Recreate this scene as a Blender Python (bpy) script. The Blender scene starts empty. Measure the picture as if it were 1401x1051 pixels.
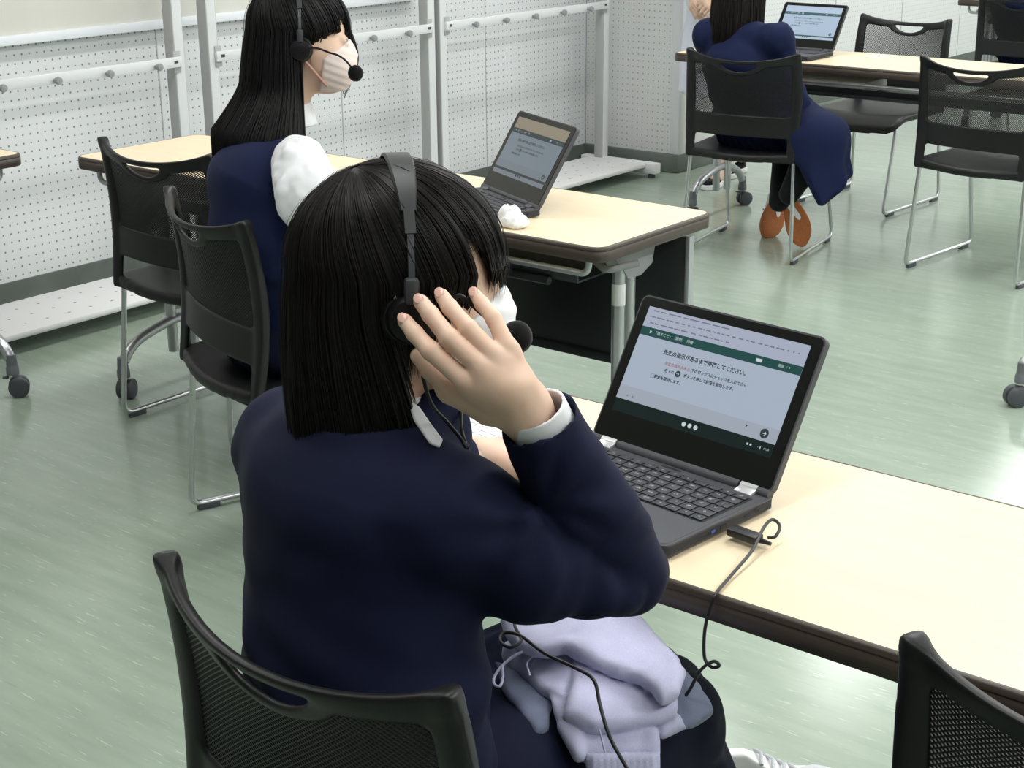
import bpy, bmesh, math, random
import numpy as np
from mathutils import Vector, Matrix
PI = math.pi
random.seed(7); RNG = np.random.RandomState(11)
SC = bpy.context.scene
COL = SC.collection

# ------------------------------------------------------------------ materials
def mat(name, col, rough=0.5, metal=0.0, spec=0.5, emit=None, estr=1.0, coat=0.0, sheen=0.0, sss=0.0):
    m = bpy.data.materials.new(name); m.use_nodes = True
    b = m.node_tree.nodes['Principled BSDF']
    b.inputs['Base Color'].default_value = (*col, 1)
    b.inputs['Roughness'].default_value = rough
    b.inputs['Metallic'].default_value = metal
    b.inputs['Specular IOR Level'].default_value = spec
    if coat: b.inputs['Coat Weight'].default_value = coat
    if sheen:
        b.inputs['Sheen Weight'].default_value = sheen
        b.inputs['Sheen Roughness'].default_value = 0.4
    if sss:
        b.inputs['Subsurface Weight'].default_value = sss
        b.inputs['Subsurface Radius'].default_value = (0.012, 0.005, 0.003)
        b.inputs['Subsurface Scale'].default_value = 0.6
    if emit:
        b.inputs['Emission Color'].default_value = (*emit, 1)
        b.inputs['Emission Strength'].default_value = estr
    return m

def nodes_of(m):
    nt = m.node_tree
    return nt, nt.nodes, nt.links, nt.nodes['Principled BSDF']

def add_noise(m, c1, c2, scale=(40, 40, 40), detail=3.0, lo=0.4, hi=0.6, bump=0.0, bdist=0.001):
    """procedural two colour mottling plus optional bump, in object space"""
    nt, N, L, b = nodes_of(m)
    tc = N.new('ShaderNodeTexCoord'); mp = N.new('ShaderNodeMapping')
    mp.inputs['Scale'].default_value = scale
    no = N.new('ShaderNodeTexNoise'); no.inputs['Scale'].default_value = 1.0; no.inputs['Detail'].default_value = detail
    rp = N.new('ShaderNodeValToRGB')
    rp.color_ramp.elements[0].position = lo; rp.color_ramp.elements[1].position = hi
    rp.color_ramp.elements[0].color = (*c1, 1); rp.color_ramp.elements[1].color = (*c2, 1)
    L.new(tc.outputs['Object'], mp.inputs['Vector']); L.new(mp.outputs['Vector'], no.inputs['Vector'])
    L.new(no.outputs['Fac'], rp.inputs['Fac']); L.new(rp.outputs['Color'], b.inputs['Base Color'])
    if bump:
        bp = N.new('ShaderNodeBump'); bp.inputs['Strength'].default_value = bump; bp.inputs['Distance'].default_value = bdist
        L.new(no.outputs['Fac'], bp.inputs['Height']); L.new(bp.outputs['Normal'], b.inputs['Normal'])
    return m

def pegboard(name, base, hole, pitch, rad, ax):
    """white board with a square lattice of small dark round holes; ax = the two world axes of the board"""
    m = mat(name, base, 0.45)
    nt, N, L, b = nodes_of(m)
    tc = N.new('ShaderNodeTexCoord'); sp = N.new('ShaderNodeSeparateXYZ')
    L.new(tc.outputs['Object'], sp.inputs['Vector'])
    def frac(out):
        a = N.new('ShaderNodeMath'); a.operation = 'MULTIPLY'; a.inputs[1].default_value = 1 / pitch
        f = N.new('ShaderNodeMath'); f.operation = 'FRACT'
        s = N.new('ShaderNodeMath'); s.operation = 'SUBTRACT'; s.inputs[1].default_value = 0.5
        L.new(out, a.inputs[0]); L.new(a.outputs[0], f.inputs[0]); L.new(f.outputs[0], s.inputs[0])
        p = N.new('ShaderNodeMath'); p.operation = 'MULTIPLY'
        L.new(s.outputs[0], p.inputs[0]); L.new(s.outputs[0], p.inputs[1])
        return p.outputs[0]
    a = frac(sp.outputs[ax[0]]); c = frac(sp.outputs[ax[1]])
    s = N.new('ShaderNodeMath'); s.operation = 'ADD'; L.new(a, s.inputs[0]); L.new(c, s.inputs[1])
    lt = N.new('ShaderNodeMath'); lt.operation = 'LESS_THAN'; lt.inputs[1].default_value = (rad / pitch) ** 2
    L.new(s.outputs[0], lt.inputs[0])
    mx = N.new('ShaderNodeMixRGB'); mx.inputs['Color1'].default_value = (*base, 1); mx.inputs['Color2'].default_value = (*hole, 1)
    L.new(lt.outputs[0], mx.inputs['Fac']); L.new(mx.outputs['Color'], b.inputs['Base Color'])
    return m

M = {}
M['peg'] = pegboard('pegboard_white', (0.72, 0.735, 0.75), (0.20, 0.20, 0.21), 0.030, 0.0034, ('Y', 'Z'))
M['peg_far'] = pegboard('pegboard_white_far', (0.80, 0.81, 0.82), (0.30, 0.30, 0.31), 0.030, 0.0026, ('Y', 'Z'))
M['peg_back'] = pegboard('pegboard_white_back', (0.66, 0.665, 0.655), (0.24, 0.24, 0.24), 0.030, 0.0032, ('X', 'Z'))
M['peg_shelf'] = pegboard('shelf_perforated', (0.74, 0.735, 0.74), (0.22, 0.22, 0.23), 0.085, 0.0052, ('X', 'Y'))
M['seam'] = mat('panel_joint', (0.42, 0.43, 0.44), 0.6)
M['plaster'] = mat('plaster', (0.74, 0.74, 0.73), 0.8)
M['plaster_front'] = mat('plaster_front', (0.34, 0.34, 0.33), 0.8)
M['ceil'] = mat('ceiling_tile', (0.80, 0.80, 0.79), 0.9)
M['base'] = add_noise(mat('vinyl_baseboard', (0.13, 0.15, 0.135), 0.45), (0.115, 0.135, 0.12), (0.145, 0.165, 0.15), (6, 6, 6))
M['board'] = add_noise(mat('cream_board', (0.66, 0.65, 0.60), 0.75), (0.655, 0.645, 0.60), (0.675, 0.665, 0.62), (3, 3, 3))
M['alu'] = mat('white_aluminium', (0.80, 0.83, 0.87), 0.35)
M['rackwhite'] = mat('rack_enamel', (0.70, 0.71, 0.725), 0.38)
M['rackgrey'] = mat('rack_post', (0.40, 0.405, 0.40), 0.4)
M['knob'] = mat('knob_grey', (0.30, 0.30, 0.32), 0.35)
M['slot'] = mat('slot_dark', (0.05, 0.05, 0.06), 0.5)
M['chairblk'] = add_noise(mat('chair_plastic', (0.0095, 0.0098, 0.0105), 0.40, spec=0.32), (0.0085, 0.0088, 0.0095), (0.0115, 0.0118, 0.0125), (300, 300, 300), 2, 0.35, 0.65, 0.15, 0.0004)
M['chrome'] = mat('satin_chrome', (0.62, 0.63, 0.64), 0.28, 1.0)
M['silver'] = mat('silver_paint', (0.50, 0.51, 0.53), 0.32, 0.75)
M['padgrey'] = mat('foot_pad', (0.07, 0.075, 0.085), 0.55)
M['castgrey'] = mat('caster_grey', (0.135, 0.14, 0.155), 0.5)
M['castdark'] = mat('caster_tyre', (0.06, 0.064, 0.075), 0.45)
M['deskedge'] = add_noise(mat('edge_band', (0.085, 0.062, 0.048), 0.42), (0.045, 0.032, 0.025), (0.072, 0.053, 0.042), (2, 2, 260), 3, 0.3, 0.7)
M['panel'] = mat('modesty_panel', (0.022, 0.026, 0.028), 0.4)
M['bracket'] = mat('bracket_grey', (0.28, 0.285, 0.30), 0.4)
M['darksteel'] = mat('dark_steel', (0.055, 0.06, 0.068), 0.4, 0.3)
M['white'] = mat('white_paper', (0.86, 0.86, 0.86), 0.7)
M['print'] = mat('faint_print', (0.42, 0.42, 0.45), 0.7)
M['lamp'] = mat('lamp_diffuser', (0.9, 0.9, 0.9), 0.5, emit=(1.0, 0.985, 0.96), estr=9.0)
M['lampframe'] = mat('lamp_frame', (0.8, 0.8, 0.8), 0.5)

def make_wood():
    m = mat('beech_laminate', (0.78, 0.60, 0.36), 0.33, spec=0.5)
    nt, N, L, b = nodes_of(m)
    tc = N.new('ShaderNodeTexCoord'); mp = N.new('ShaderNodeMapping'); mp.inputs['Scale'].default_value = (1.2, 26, 1)
    no = N.new('ShaderNodeTexNoise'); no.inputs['Scale'].default_value = 1.6; no.inputs['Detail'].default_value = 5
    rp = N.new('ShaderNodeValToRGB'); e = rp.color_ramp.elements
    e[0].position = 0.3; e[1].position = 0.7
    e[0].color = (0.80, 0.66, 0.455, 1); e[1].color = (0.83, 0.695, 0.495, 1)
    L.new(tc.outputs['Object'], mp.inputs['Vector']); L.new(mp.outputs['Vector'], no.inputs['Vector'])
    L.new(no.outputs['Fac'], rp.inputs['Fac']); L.new(rp.outputs['Color'], b.inputs['Base Color'])
    return m
M['wood'] = make_wood()

def make_floor():
    m = mat('linoleum', (0.3, 0.38, 0.3), 0.19, spec=0.5)
    nt, N, L, b = nodes_of(m)
    tc = N.new('ShaderNodeTexCoord')
    def noise(scale, detail, sc=1.0):
        mp = N.new('ShaderNodeMapping'); mp.inputs['Scale'].default_value = scale
        no = N.new('ShaderNodeTexNoise'); no.inputs['Scale'].default_value = sc; no.inputs['Detail'].default_value = detail
        L.new(tc.outputs['Object'], mp.inputs['Vector']); L.new(mp.outputs['Vector'], no.inputs['Vector'])
        return no.outputs['Fac']
    def ramp(f, p0, p1, c0, c1):
        rp = N.new('ShaderNodeValToRGB'); e = rp.color_ramp.elements
        e[0].position = p0; e[1].position = p1; e[0].color = c0; e[1].color = c1
        L.new(f, rp.inputs['Fac']); return rp.outputs['Color']
    basec = ramp(noise((4, 26, 1), 4), 0.30, 0.72, (0.270, 0.335, 0.270, 1), (0.325, 0.390, 0.320, 1))
    light = ramp(noise((17, 170, 1), 2), 0.645, 0.72, (0, 0, 0, 1), (1, 1, 1, 1))
    dark = ramp(noise((12, 120, 3), 2), 0.66, 0.74, (0, 0, 0, 1), (1, 1, 1, 1))
    m1 = N.new('ShaderNodeMixRGB'); m1.inputs['Color2'].default_value = (0.47, 0.53, 0.43, 1)
    L.new(basec, m1.inputs['Color1'])
    s1 = N.new('ShaderNodeMath'); s1.operation = 'MULTIPLY'; s1.inputs[1].default_value = 0.75
    L.new(light, s1.inputs[0]); L.new(s1.outputs[0], m1.inputs['Fac'])
    m2 = N.new('ShaderNodeMixRGB'); m2.inputs['Color2'].default_value = (0.21, 0.29, 0.22, 1)
    s2 = N.new('ShaderNodeMath'); s2.operation = 'MULTIPLY'; s2.inputs[1].default_value = 0.35
    L.new(dark, s2.inputs[0]); L.new(s2.outputs[0], m2.inputs['Fac']); L.new(m1.outputs['Color'], m2.inputs['Color1'])
    L.new(m2.outputs['Color'], b.inputs['Base Color'])
    bp = N.new('ShaderNodeBump'); bp.inputs['Strength'].default_value = 0.05; bp.inputs['Distance'].default_value = 0.004
    L.new(noise((2.2, 2.2, 1), 2), bp.inputs['Height']); L.new(bp.outputs['Normal'], b.inputs['Normal'])
    return m
M['floor'] = make_floor()

# ------------------------------------------------------------------ mesh building
class MB:
    """collects geometry; build() links it as one mesh object"""
    def __init__(self): self.v = []; self.f = []; self.mi = []
    def add(self, verts, faces, mi=0):
        o = len(self.v)
        self.v.extend([tuple(map(float, p)) for p in verts])
        self.f.extend([tuple(int(i) + o for i in q) for q in faces]); self.mi.extend([mi] * len(faces))
        return self
    def box(self, c, s, rz=0.0, bev=0.0, mi=0, rot=None):
        bm = bmesh.new(); bmesh.ops.create_cube(bm, size=1.0)
        for v in bm.verts: v.co = Vector((v.co.x * s[0], v.co.y * s[1], v.co.z * s[2]))
        if bev > 0: bmesh.ops.bevel(bm, geom=list(bm.edges), offset=bev, segments=2, affect='EDGES', profile=0.5)
        R = rot if rot is not None else Matrix.Rotation(rz, 3, 'Z')
        vs = [tuple(R @ v.co + Vector(c)) for v in bm.verts]
        bm.verts.index_update()
        self.add(vs, [[v.index for v in f.verts] for f in bm.faces], mi); bm.free(); return self
    def tube(self, pts, r, seg=10, mi=0, cap=True, closed=False, flat=None):
        pts = [np.asarray(p, float) for p in pts]; n = len(pts)
        rr = r if hasattr(r, '__len__') else [r] * n
        up = None; rings = []
        for i in range(n):
            a = pts[(i - 1) % n] if (i > 0 or closed) else pts[i]; b = pts[(i + 1) % n] if (i < n - 1 or closed) else pts[i]
            t = b - a; t = t / (np.linalg.norm(t) + 1e-12)
            if up is None:
                up = np.array([0, 0, 1.]) if abs(t[2]) < 0.9 else np.array([1., 0, 0])
            s = np.cross(t, up); s /= np.linalg.norm(s) + 1e-12; up = np.cross(s, t)
            k1, k2 = (1, 1) if flat is None else flat
            rings.append([pts[i] + rr[i] * (k1 * math.cos(2 * PI * j / seg) * s + k2 * math.sin(2 * PI * j / seg) * up) for j in range(seg)])
        vs = [p for rg in rings for p in rg]; fs = []
        m = n if closed else n - 1
        for i in range(m):
            i2 = (i + 1) % n
            for j in range(seg):
                j2 = (j + 1) % seg
                fs.append((i * seg + j, i * seg + j2, i2 * seg + j2, i2 * seg + j))
        if cap and not closed:
            fs.append(tuple(range(seg))[::-1]); fs.append(tuple((n - 1) * seg + j for j in range(seg)))
        fs = [q[::-1] for q in fs]
        return self.add(vs, fs, mi)
    def lathe(self, prof, c=(0, 0, 0), seg=24, rot=None, mi=0):
        vs = []; fs = []; n = len(prof)
        R = rot if rot is not None else Matrix.Identity(3)
        for r, z in prof:
            for j in range(seg):
                a = 2 * PI * j / seg
                vs.append(tuple(R @ Vector((r * math.cos(a), r * math.sin(a), z)) + Vector(c)))
        for i in range(n - 1):
            for j in range(seg):
                j2 = (j + 1) % seg
                fs.append((i * seg + j, i * seg + j2, (i + 1) * seg + j2, (i + 1) * seg + j))
        if prof[0][0] > 1e-6: fs.append(tuple(range(seg))[::-1])
        if prof[-1][0] > 1e-6: fs.append(tuple((n - 1) * seg + j for j in range(seg)))
        return self.add(vs, fs, mi)
    def prism(self, outline, z0, z1, mi=0, tr=None):
        n = len(outline)
        vs = [(x, y, z0) for x, y in outline] + [(x, y, z1) for x, y in outline]
        if tr is not None: vs = [tuple(tr(Vector(p))) for p in vs]
        fs = [tuple(range(n))[::-1], tuple(range(n, 2 * n))] + [(i, (i + 1) % n, n + (i + 1) % n, n + i) for i in range(n)]
        return self.add(vs, fs, mi)
    def build(self, name, mats, parent=None, origin=None, angle=40, smooth=True, merge=False):
        vs = self.v
        if origin is not None: vs = [(x - origin[0], y - origin[1], z - origin[2]) for x, y, z in vs]
        me = bpy.data.meshes.new(name); me.from_pydata(vs, [], self.f)
        if not isinstance(mats, (list, tuple)): mats = [mats]
        for m in mats: me.materials.append(m)
        me.polygons.foreach_set('material_index', self.mi)
        if smooth:
            me.polygons.foreach_set('use_smooth', [True] * len(self.f))
            me.update()
            if angle < 180: me.set_sharp_from_angle(angle=math.radians(angle))
        me.update()
        o = bpy.data.objects.new(name, me); COL.objects.link(o)
        if origin is not None and parent is None: o.location = origin
        if parent is not None: o.parent = parent
        return o

def np_mesh(name, V, F, mats, parent=None, origin=None, mi=None, smooth=True):
    me = bpy.data.meshes.new(name); V = np.asarray(V, float)
    if origin is not None: V = V - np.asarray(origin, float)
    F = np.asarray(F)
    me.vertices.add(len(V)); me.vertices.foreach_set('co', V.ravel().astype(np.float32))
    k = F.shape[1]
    me.loops.add(F.size); me.loops.foreach_set('vertex_index', F.ravel().astype(np.int32))
    me.polygons.add(len(F)); me.polygons.foreach_set('loop_start', np.arange(0, F.size, k, dtype=np.int32))
    if not isinstance(mats, (list, tuple)): mats = [mats]
    for m in mats: me.materials.append(m)
    if mi is not None: me.polygons.foreach_set('material_index', np.asarray(mi, np.int32))
    if smooth: me.polygons.foreach_set('use_smooth', np.ones(len(F), bool))
    me.update(calc_edges=True); me.validate()
    o = bpy.data.objects.new(name, me); COL.objects.link(o)
    if parent is not None: o.parent = parent
    elif origin is not None: o.location = origin
    return o

def tag(o, label=None, cat=None, group=None, kind=None):
    if label: o['label'] = label
    if cat: o['category'] = cat
    if group: o['group'] = group
    if kind: o['kind'] = kind
    return o
def thing(name, label, cat, loc=(0, 0, 0), rz=0.0, group=None):
    o = bpy.data.objects.new(name, None); COL.objects.link(o); o.empty_display_size = 0.05
    o.location = loc; o.rotation_euler = (0, 0, rz)
    return tag(o, label, cat, group)
def kids(o): return [c for c in COL.objects if c.parent == o]
def copy_tree(o, parent=None):
    c = o.copy(); COL.objects.link(c)
    if parent is not None: c.parent = parent
    for ch in kids(o):
        copy_tree(ch, c)
    return c
def place(o, loc, rz, label, group=None):
    o.location = loc; o.rotation_euler = (0, 0, rz); o['label'] = label
    if group: o['group'] = group
    return o
def arc(c, r, a0, a1, n, z=None):
    return [(c[0] + r * math.cos(a0 + (a1 - a0) * i / n), c[1] + r * math.sin(a0 + (a1 - a0) * i / n)) for i in range(n + 1)]
def rrect(x0, y0, x1, y1, r, n=6):
    return (arc((x1 - r, y0 + r), r, -PI / 2, 0, n) + arc((x1 - r, y1 - r), r, 0, PI / 2, n) +
            arc((x0 + r, y1 - r), r, PI / 2, PI, n) + arc((x0 + r, y0 + r), r, PI, 1.5 * PI, n))
def spline(pts, n=12):
    """Catmull-Rom through the points"""
    p = [np.asarray(q, float) for q in pts]; p = [2 * p[0] - p[1]] + p + [2 * p[-1] - p[-2]]; out = []
    for i in range(1, len(p) - 2):
        for k in range(n):
            t = k / n; a, b, c, d = p[i - 1], p[i], p[i + 1], p[i + 2]
            out.append(0.5 * ((2 * b) + (-a + c) * t + (2 * a - 5 * b + 4 * c - d) * t * t + (-a + 3 * b - 3 * c + d) * t ** 3))
    out.append(p[-2]); return out
def fillet(pts, r, n=6):
    """polyline with rounded corners"""
    pts = [np.asarray(q, float) for q in pts]; out = [pts[0]]
    for i in range(1, len(pts) - 1):
        a, b, c = pts[i - 1], pts[i], pts[i + 1]
        u = (a - b) / np.linalg.norm(a - b); w = (c - b) / np.linalg.norm(c - b)
        p0 = b + u * r; p1 = b + w * r
        for k in range(n + 1):
            t = k / n; out.append((1 - t) ** 2 * p0 + 2 * t * (1 - t) * b + t * t * p1)
    out.append(pts[-1]); return out

# ------------------------------------------------------------------ signed distance fields -> mesh
def capsule(a, b, ra, rb):
    a = np.asarray(a, np.float32); b = np.asarray(b, np.float32); ba = b - a; L2 = float(ba @ ba) + 1e-12
    def f(p):
        t = np.clip((p - a) @ ba / L2, 0, 1)
        d = p - a - t[:, None] * ba
        return np.sqrt((d * d).sum(1)) - (ra + (rb - ra) * t)
    return f
def chain(pts, rs):
    return [capsule(pts[i], pts[i + 1], rs[i], rs[i + 1]) for i in range(len(pts) - 1)]
def rotm(rx=0, ry=0, rz=0):
    return np.array((Matrix.Rotation(rz, 3, 'Z') @ Matrix.Rotation(ry, 3, 'Y') @ Matrix.Rotation(rx, 3, 'X')), np.float32)
def ellip(c, r, R=None):
    c = np.asarray(c, np.float32); r = np.asarray(r, np.float32); R = None if R is None else np.asarray(R, np.float32)
    def f(p):
        q = p - c
        if R is not None: q = q @ R
        k0 = np.sqrt(((q / r) ** 2).sum(1)); k1 = np.sqrt(((q / (r * r)) ** 2).sum(1)) + 1e-9
        return k0 * (k0 - 1) / k1
    return f
def rbox(c, h, rad, R=None):
    c = np.asarray(c, np.float32); h = np.asarray(h, np.float32) - rad; R = None if R is None else np.asarray(R, np.float32)
    def f(p):
        q = p - c
        if R is not None: q = q @ R
        q = np.abs(q) - h
        return np.sqrt((np.maximum(q, 0) ** 2).sum(1)) + np.minimum(q.max(1), 0) - rad
    return f
def ecaps(a, b, ra, rb, wide, kw):
    """tapered capsule with elliptical section: stretched by kw along direction wide"""
    w = np.asarray(wide, np.float32); w = w / np.linalg.norm(w)
    a = np.asarray(a, np.float32); b = np.asarray(b, np.float32)
    S = np.eye(3, dtype=np.float32) - (1 - 1 / kw) * np.outer(w, w)
    c = capsule(S @ a, S @ b, ra, rb)
    return lambda p: c(p @ S)
def smin(a, b, k):
    if k <= 0: return np.minimum(a, b)
    h = np.maximum(k - np.abs(a - b), 0) / k
    return np.minimum(a, b) - h * h * k * 0.25
def U(fs, k=0.01):
    def f(p):
        d = fs[0](p)
        for g in fs[1:]: d = smin(d, g(p), k)
        return d
    return f
def cut(f, g, k=0.0):
    return lambda p: -smin(-f(p), g(p), k)
def inter(f, g, k=0.0):
    return lambda p: -smin(-f(p), -g(p), k)
def half(pt, n):
    """solid on the side opposite to n"""
    pt = np.asarray(pt, np.float32); n = np.asarray(n, np.float32); n = n / np.linalg.norm(n)
    return lambda p: (p - pt) @ n
def polyhit(f, lo, hi, h):
    """surface nets; returns vertices and quads"""
    lo = np.asarray(lo, float); hi = np.asarray(hi, float)
    n = np.maximum(np.ceil((hi - lo) / h).astype(int) + 1, 3)
    ax = [lo[i] + h * np.arange(n[i]) for i in range(3)]
    F = np.full(n, 1.0, np.float32)
    B = 4                                        # coarse pass, then only blocks near the surface
    cn = [np.arange(0, n[i], B) for i in range(3)]
    cc = np.stack(np.meshgrid(*[np.minimum(c + B / 2, n[i] - 1) for i, c in enumerate(cn)], indexing='ij'), -1).reshape(-1, 3)
    cd = f((lo + cc * h).astype(np.float32))
    lim = h * B * 1.75 + 0.004
    near = np.abs(cd) < lim
    C = np.stack(np.meshgrid(*cn, indexing='ij'), -1).reshape(-1, 3)
    for q, dv in zip(C[~near], cd[~near]):
        if dv < 0: F[q[0]:q[0] + B, q[1]:q[1] + B, q[2]:q[2] + B] = -1
    off = np.stack(np.meshgrid(*[np.arange(B)] * 3, indexing='ij'), -1).reshape(-1, 3)
    nb = C[near]
    for s in range(0, len(nb), 6000):
        I = (nb[s:s + 6000, None, :] + off[None]).reshape(-1, 3)
        I = I[(I < n).all(1)]
        F[I[:, 0], I[:, 1], I[:, 2]] = f((lo + I * h).astype(np.float32))
    m = F < 0
    cnt = sum(m[i:n[0] - 1 + i, j:n[1] - 1 + j, k:n[2] - 1 + k].astype(np.int8) for i in (0, 1) for j in (0, 1) for k in (0, 1))
    act = (cnt > 0) & (cnt < 8)
    idx = np.argwhere(act); vid = np.full(act.shape, -1, np.int64); vid[act] = np.arange(len(idx))
    acc = np.zeros((len(idx), 3)); num = np.zeros(len(idx))
    cor = [(i, j, k) for i in (0, 1) for j in (0, 1) for k in (0, 1)]
    for a in cor:
        for b in cor:
            if sum(b) - sum(a) == 1 and all(b[i] >= a[i] for i in range(3)):
                fa = F[idx[:, 0] + a[0], idx[:, 1] + a[1], idx[:, 2] + a[2]]; fb = F[idx[:, 0] + b[0], idx[:, 1] + b[1], idx[:, 2] + b[2]]
                s = (fa < 0) != (fb < 0)
                t = np.where(s, fa / np.where(s, fa - fb, 1), 0)
                pa = np.array(a) + t[:, None] * (np.array(b) - np.array(a))
                acc += np.where(s[:, None], pa, 0); num += s
    V = lo + h * (idx + acc / num[:, None])
    Q = []
    for d in range(3):
        e1, e2 = (d + 1) % 3, (d + 2) % 3
        sl0 = [slice(None)] * 3; sl1 = [slice(None)] * 3
        sl0[d] = slice(0, n[d] - 1); sl1[d] = slice(1, n[d])
        x = m[tuple(sl0)] != m[tuple(sl1)]
        E = np.argwhere(x)
        ok = (E[:, e1] > 0) & (E[:, e2] > 0) & (E[:, e1] < n[e1] - 1) & (E[:, e2] < n[e2] - 1)
        E = E[ok]; fl = m[tuple(E.T)]
        def vi(o1, o2):
            q = E.copy(); q[:, e1] += o1; q[:, e2] += o2; return vid[tuple(q.T)]
        quad = np.stack([vi(-1, -1), vi(0, -1), vi(0, 0), vi(-1, 0)], 1)
        quad[~fl] = quad[~fl][:, ::-1]
        Q.append(quad)
    Q = np.concatenate(Q); Q = Q[(Q >= 0).all(1)]
    return V, Q
def relax(V, Q, it=2, lam=0.5, fixed=None):
    n = len(V)
    for _ in range(it):
        acc = np.zeros_like(V); c = np.zeros(n)
        for i in range(4):
            a = Q[:, i]; b = Q[:, (i + 1) % 4]
            np.add.at(acc, a, V[b]); np.add.at(c, a, 1); np.add.at(acc, b, V[a]); np.add.at(c, b, 1)
        T = V + lam * (acc / np.maximum(c, 1)[:, None] - V)
        if fixed is not None: T[fixed] = V[fixed]
        V = T
    return V
def normals(V, Q):
    fn = np.cross(V[Q[:, 2]] - V[Q[:, 0]], V[Q[:, 3]] - V[Q[:, 1]]); N = np.zeros_like(V)
    for i in range(4): np.add.at(N, Q[:, i], fn)
    return N / (np.linalg.norm(N, axis=1)[:, None] + 1e-12)
def vnoise(p, scale, seed=0):
    """smooth value noise in [-1,1]"""
    q = np.asarray(p, float) * scale; i = np.floor(q).astype(np.int64); t = q - i; t = t * t * (3 - 2 * t)
    def hsh(a):
        x = (a[:, 0] * 73856093) ^ (a[:, 1] * 19349663) ^ (a[:, 2] * 83492791) ^ (seed * 2654435)
        x = (x ^ (x >> 13)) * 1274126177; x = x & 0x7fffffff
        return (x % 10007) / 5003.5 - 1
    r = 0
    for a in (0, 1):
        for b in (0, 1):
            for c in (0, 1):
                w = (t[:, 0] if a else 1 - t[:, 0]) * (t[:, 1] if b else 1 - t[:, 1]) * (t[:, 2] if c else 1 - t[:, 2])
                r = r + w * hsh(i + np.array([a, b, c]))
    return r
def sdf_obj(name, f, lo, hi, h, mats, parent=None, origin=None, it=2, disp=None):
    V, Q = polyhit(f, lo, hi, h); V = relax(V, Q, it)
    if disp is not None: V = V + normals(V, Q) * disp(V)[:, None]
    return np_mesh(name, V, Q, mats, parent, origin)

# ------------------------------------------------------------------ lettering
def text_geo(s, size, align='CENTER', bold=0.0):
    cu = bpy.data.curves.new('lettering', 'FONT'); cu.body = s; cu.size = size; cu.align_x = align; cu.align_y = 'CENTER'
    cu.resolution_u = 2; cu.offset = bold
    o = bpy.data.objects.new('lettering', cu)
    me = bpy.data.meshes.new_from_object(o)
    vs = [tuple(v.co) for v in me.vertices]; fs = [tuple(p.vertices) for p in me.polygons]
    bpy.data.objects.remove(o); bpy.data.curves.remove(cu); bpy.data.meshes.remove(me)
    return vs, fs

# ================================================================== the room
WX, FX, CX, CY = -4.65, -4.60, -4.09, 6.37        # left wall, far left wall, pillar side, pillar front
X1, Y0, Y1, HZ = 3.6, -3.2, 13.5, 2.6
def struct(name, mb, m, **k):
    o = mb.build(name, m, **k); o['kind'] = 'structure'; return o
def quadbox(x0, x1, y0, y1, z0, z1): return MB().box(((x0 + x1) / 2, (y0 + y1) / 2, (z0 + z1) / 2), (x1 - x0, y1 - y0, z1 - z0))
T = 0.12
struct('floor', quadbox(-5.2, X1 + T, Y0 - T, Y1 + T, -0.1, 0), M['floor'], smooth=False)
struct('ceiling', quadbox(-5.2, X1 + T, Y0 - T, Y1 + T, HZ, HZ + 0.1), M['ceil'], smooth=False)
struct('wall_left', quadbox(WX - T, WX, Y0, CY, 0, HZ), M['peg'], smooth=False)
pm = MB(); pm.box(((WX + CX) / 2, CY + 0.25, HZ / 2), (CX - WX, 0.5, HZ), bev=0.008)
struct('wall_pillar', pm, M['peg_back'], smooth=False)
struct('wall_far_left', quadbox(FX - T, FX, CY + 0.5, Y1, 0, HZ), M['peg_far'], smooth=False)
struct('wall_back', quadbox(FX - T, X1 + T, Y1, Y1 + T, 0, HZ), M['plaster'], smooth=False)
struct('wall_right', quadbox(X1, X1 + T, Y0, Y1, 0, HZ), M['plaster'], smooth=False)
struct('wall_front', quadbox(WX - T, X1 + T, Y0 - T, Y0, 0, HZ), M['plaster_front'], smooth=False)
BH = 0.09
struct('baseboard_left', quadbox(WX, WX + 0.008, Y0, CY, 0, BH), M['base'], smooth=False)
pb = MB(); pb.box(((WX + CX) / 2, CY + 0.245, BH / 2), (CX - WX + 0.016, 0.52, BH), bev=0.006)
struct('baseboard_pillar', pb, M['base'])
struct('baseboard_far_left', quadbox(FX, FX + 0.008, CY + 0.5, Y1, 0, BH), M['base'], smooth=False)
struct('baseboard_back', quadbox(FX, X1, Y1 - 0.008, Y1, 0, BH), M['base'], smooth=False)
# smooth corner strip of the pillar and the joints between the wall panels
cs = MB(); cs.box((CX - 0.022, CY - 0.001, BH + (HZ - BH) / 2), (0.050, 0.012, HZ - BH), bev=0.004)
cs.box((CX + 0.001, CY + 0.018, BH + (HZ - BH) / 2), (0.012, 0.040, HZ - BH), bev=0.004)
struct('trim_1', cs, M['rackwhite'])
for i, y in enumerate((0.887, 1.827, 2.767, 3.707, 4.648, 5.589)):
    struct('trim_%d' % (i + 2), quadbox(WX, WX + 0.0015, y - 0.0022, y + 0.0022, BH, HZ), M['seam'], smooth=False)
for i, y in enumerate((8.9, 9.84, 10.78, 11.72)):
    struct('trim_%d' % (i + 8), quadbox(FX, FX + 0.0015, y - 0.003, y + 0.003, BH, HZ), M['seam'], smooth=False)

# cream notice board along the upper wall, in a white metal frame
nb = thing('notice_board', 'long cream notice board in a white metal frame, top left on the pegboard wall', 'notice board', (WX + 0.001, 2.4, 0.893))
MB().box((0.020, 0, 0.62), (0.028, 5.38, 1.21)).build('board_face', M['board'], nb, smooth=False)
for z, h in ((0.016, 0.032), (1.224, 0.032)): MB().box((0.024, 0, z), (0.046, 5.4, h), bev=0.003).build('frame_rail', M['alu'], nb)
for y in (-2.685, 2.685): MB().box((0.022, y, 0.62), (0.042, 0.03, 1.176), bev=0.003).build('frame_stile', M['alu'], nb)

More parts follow.
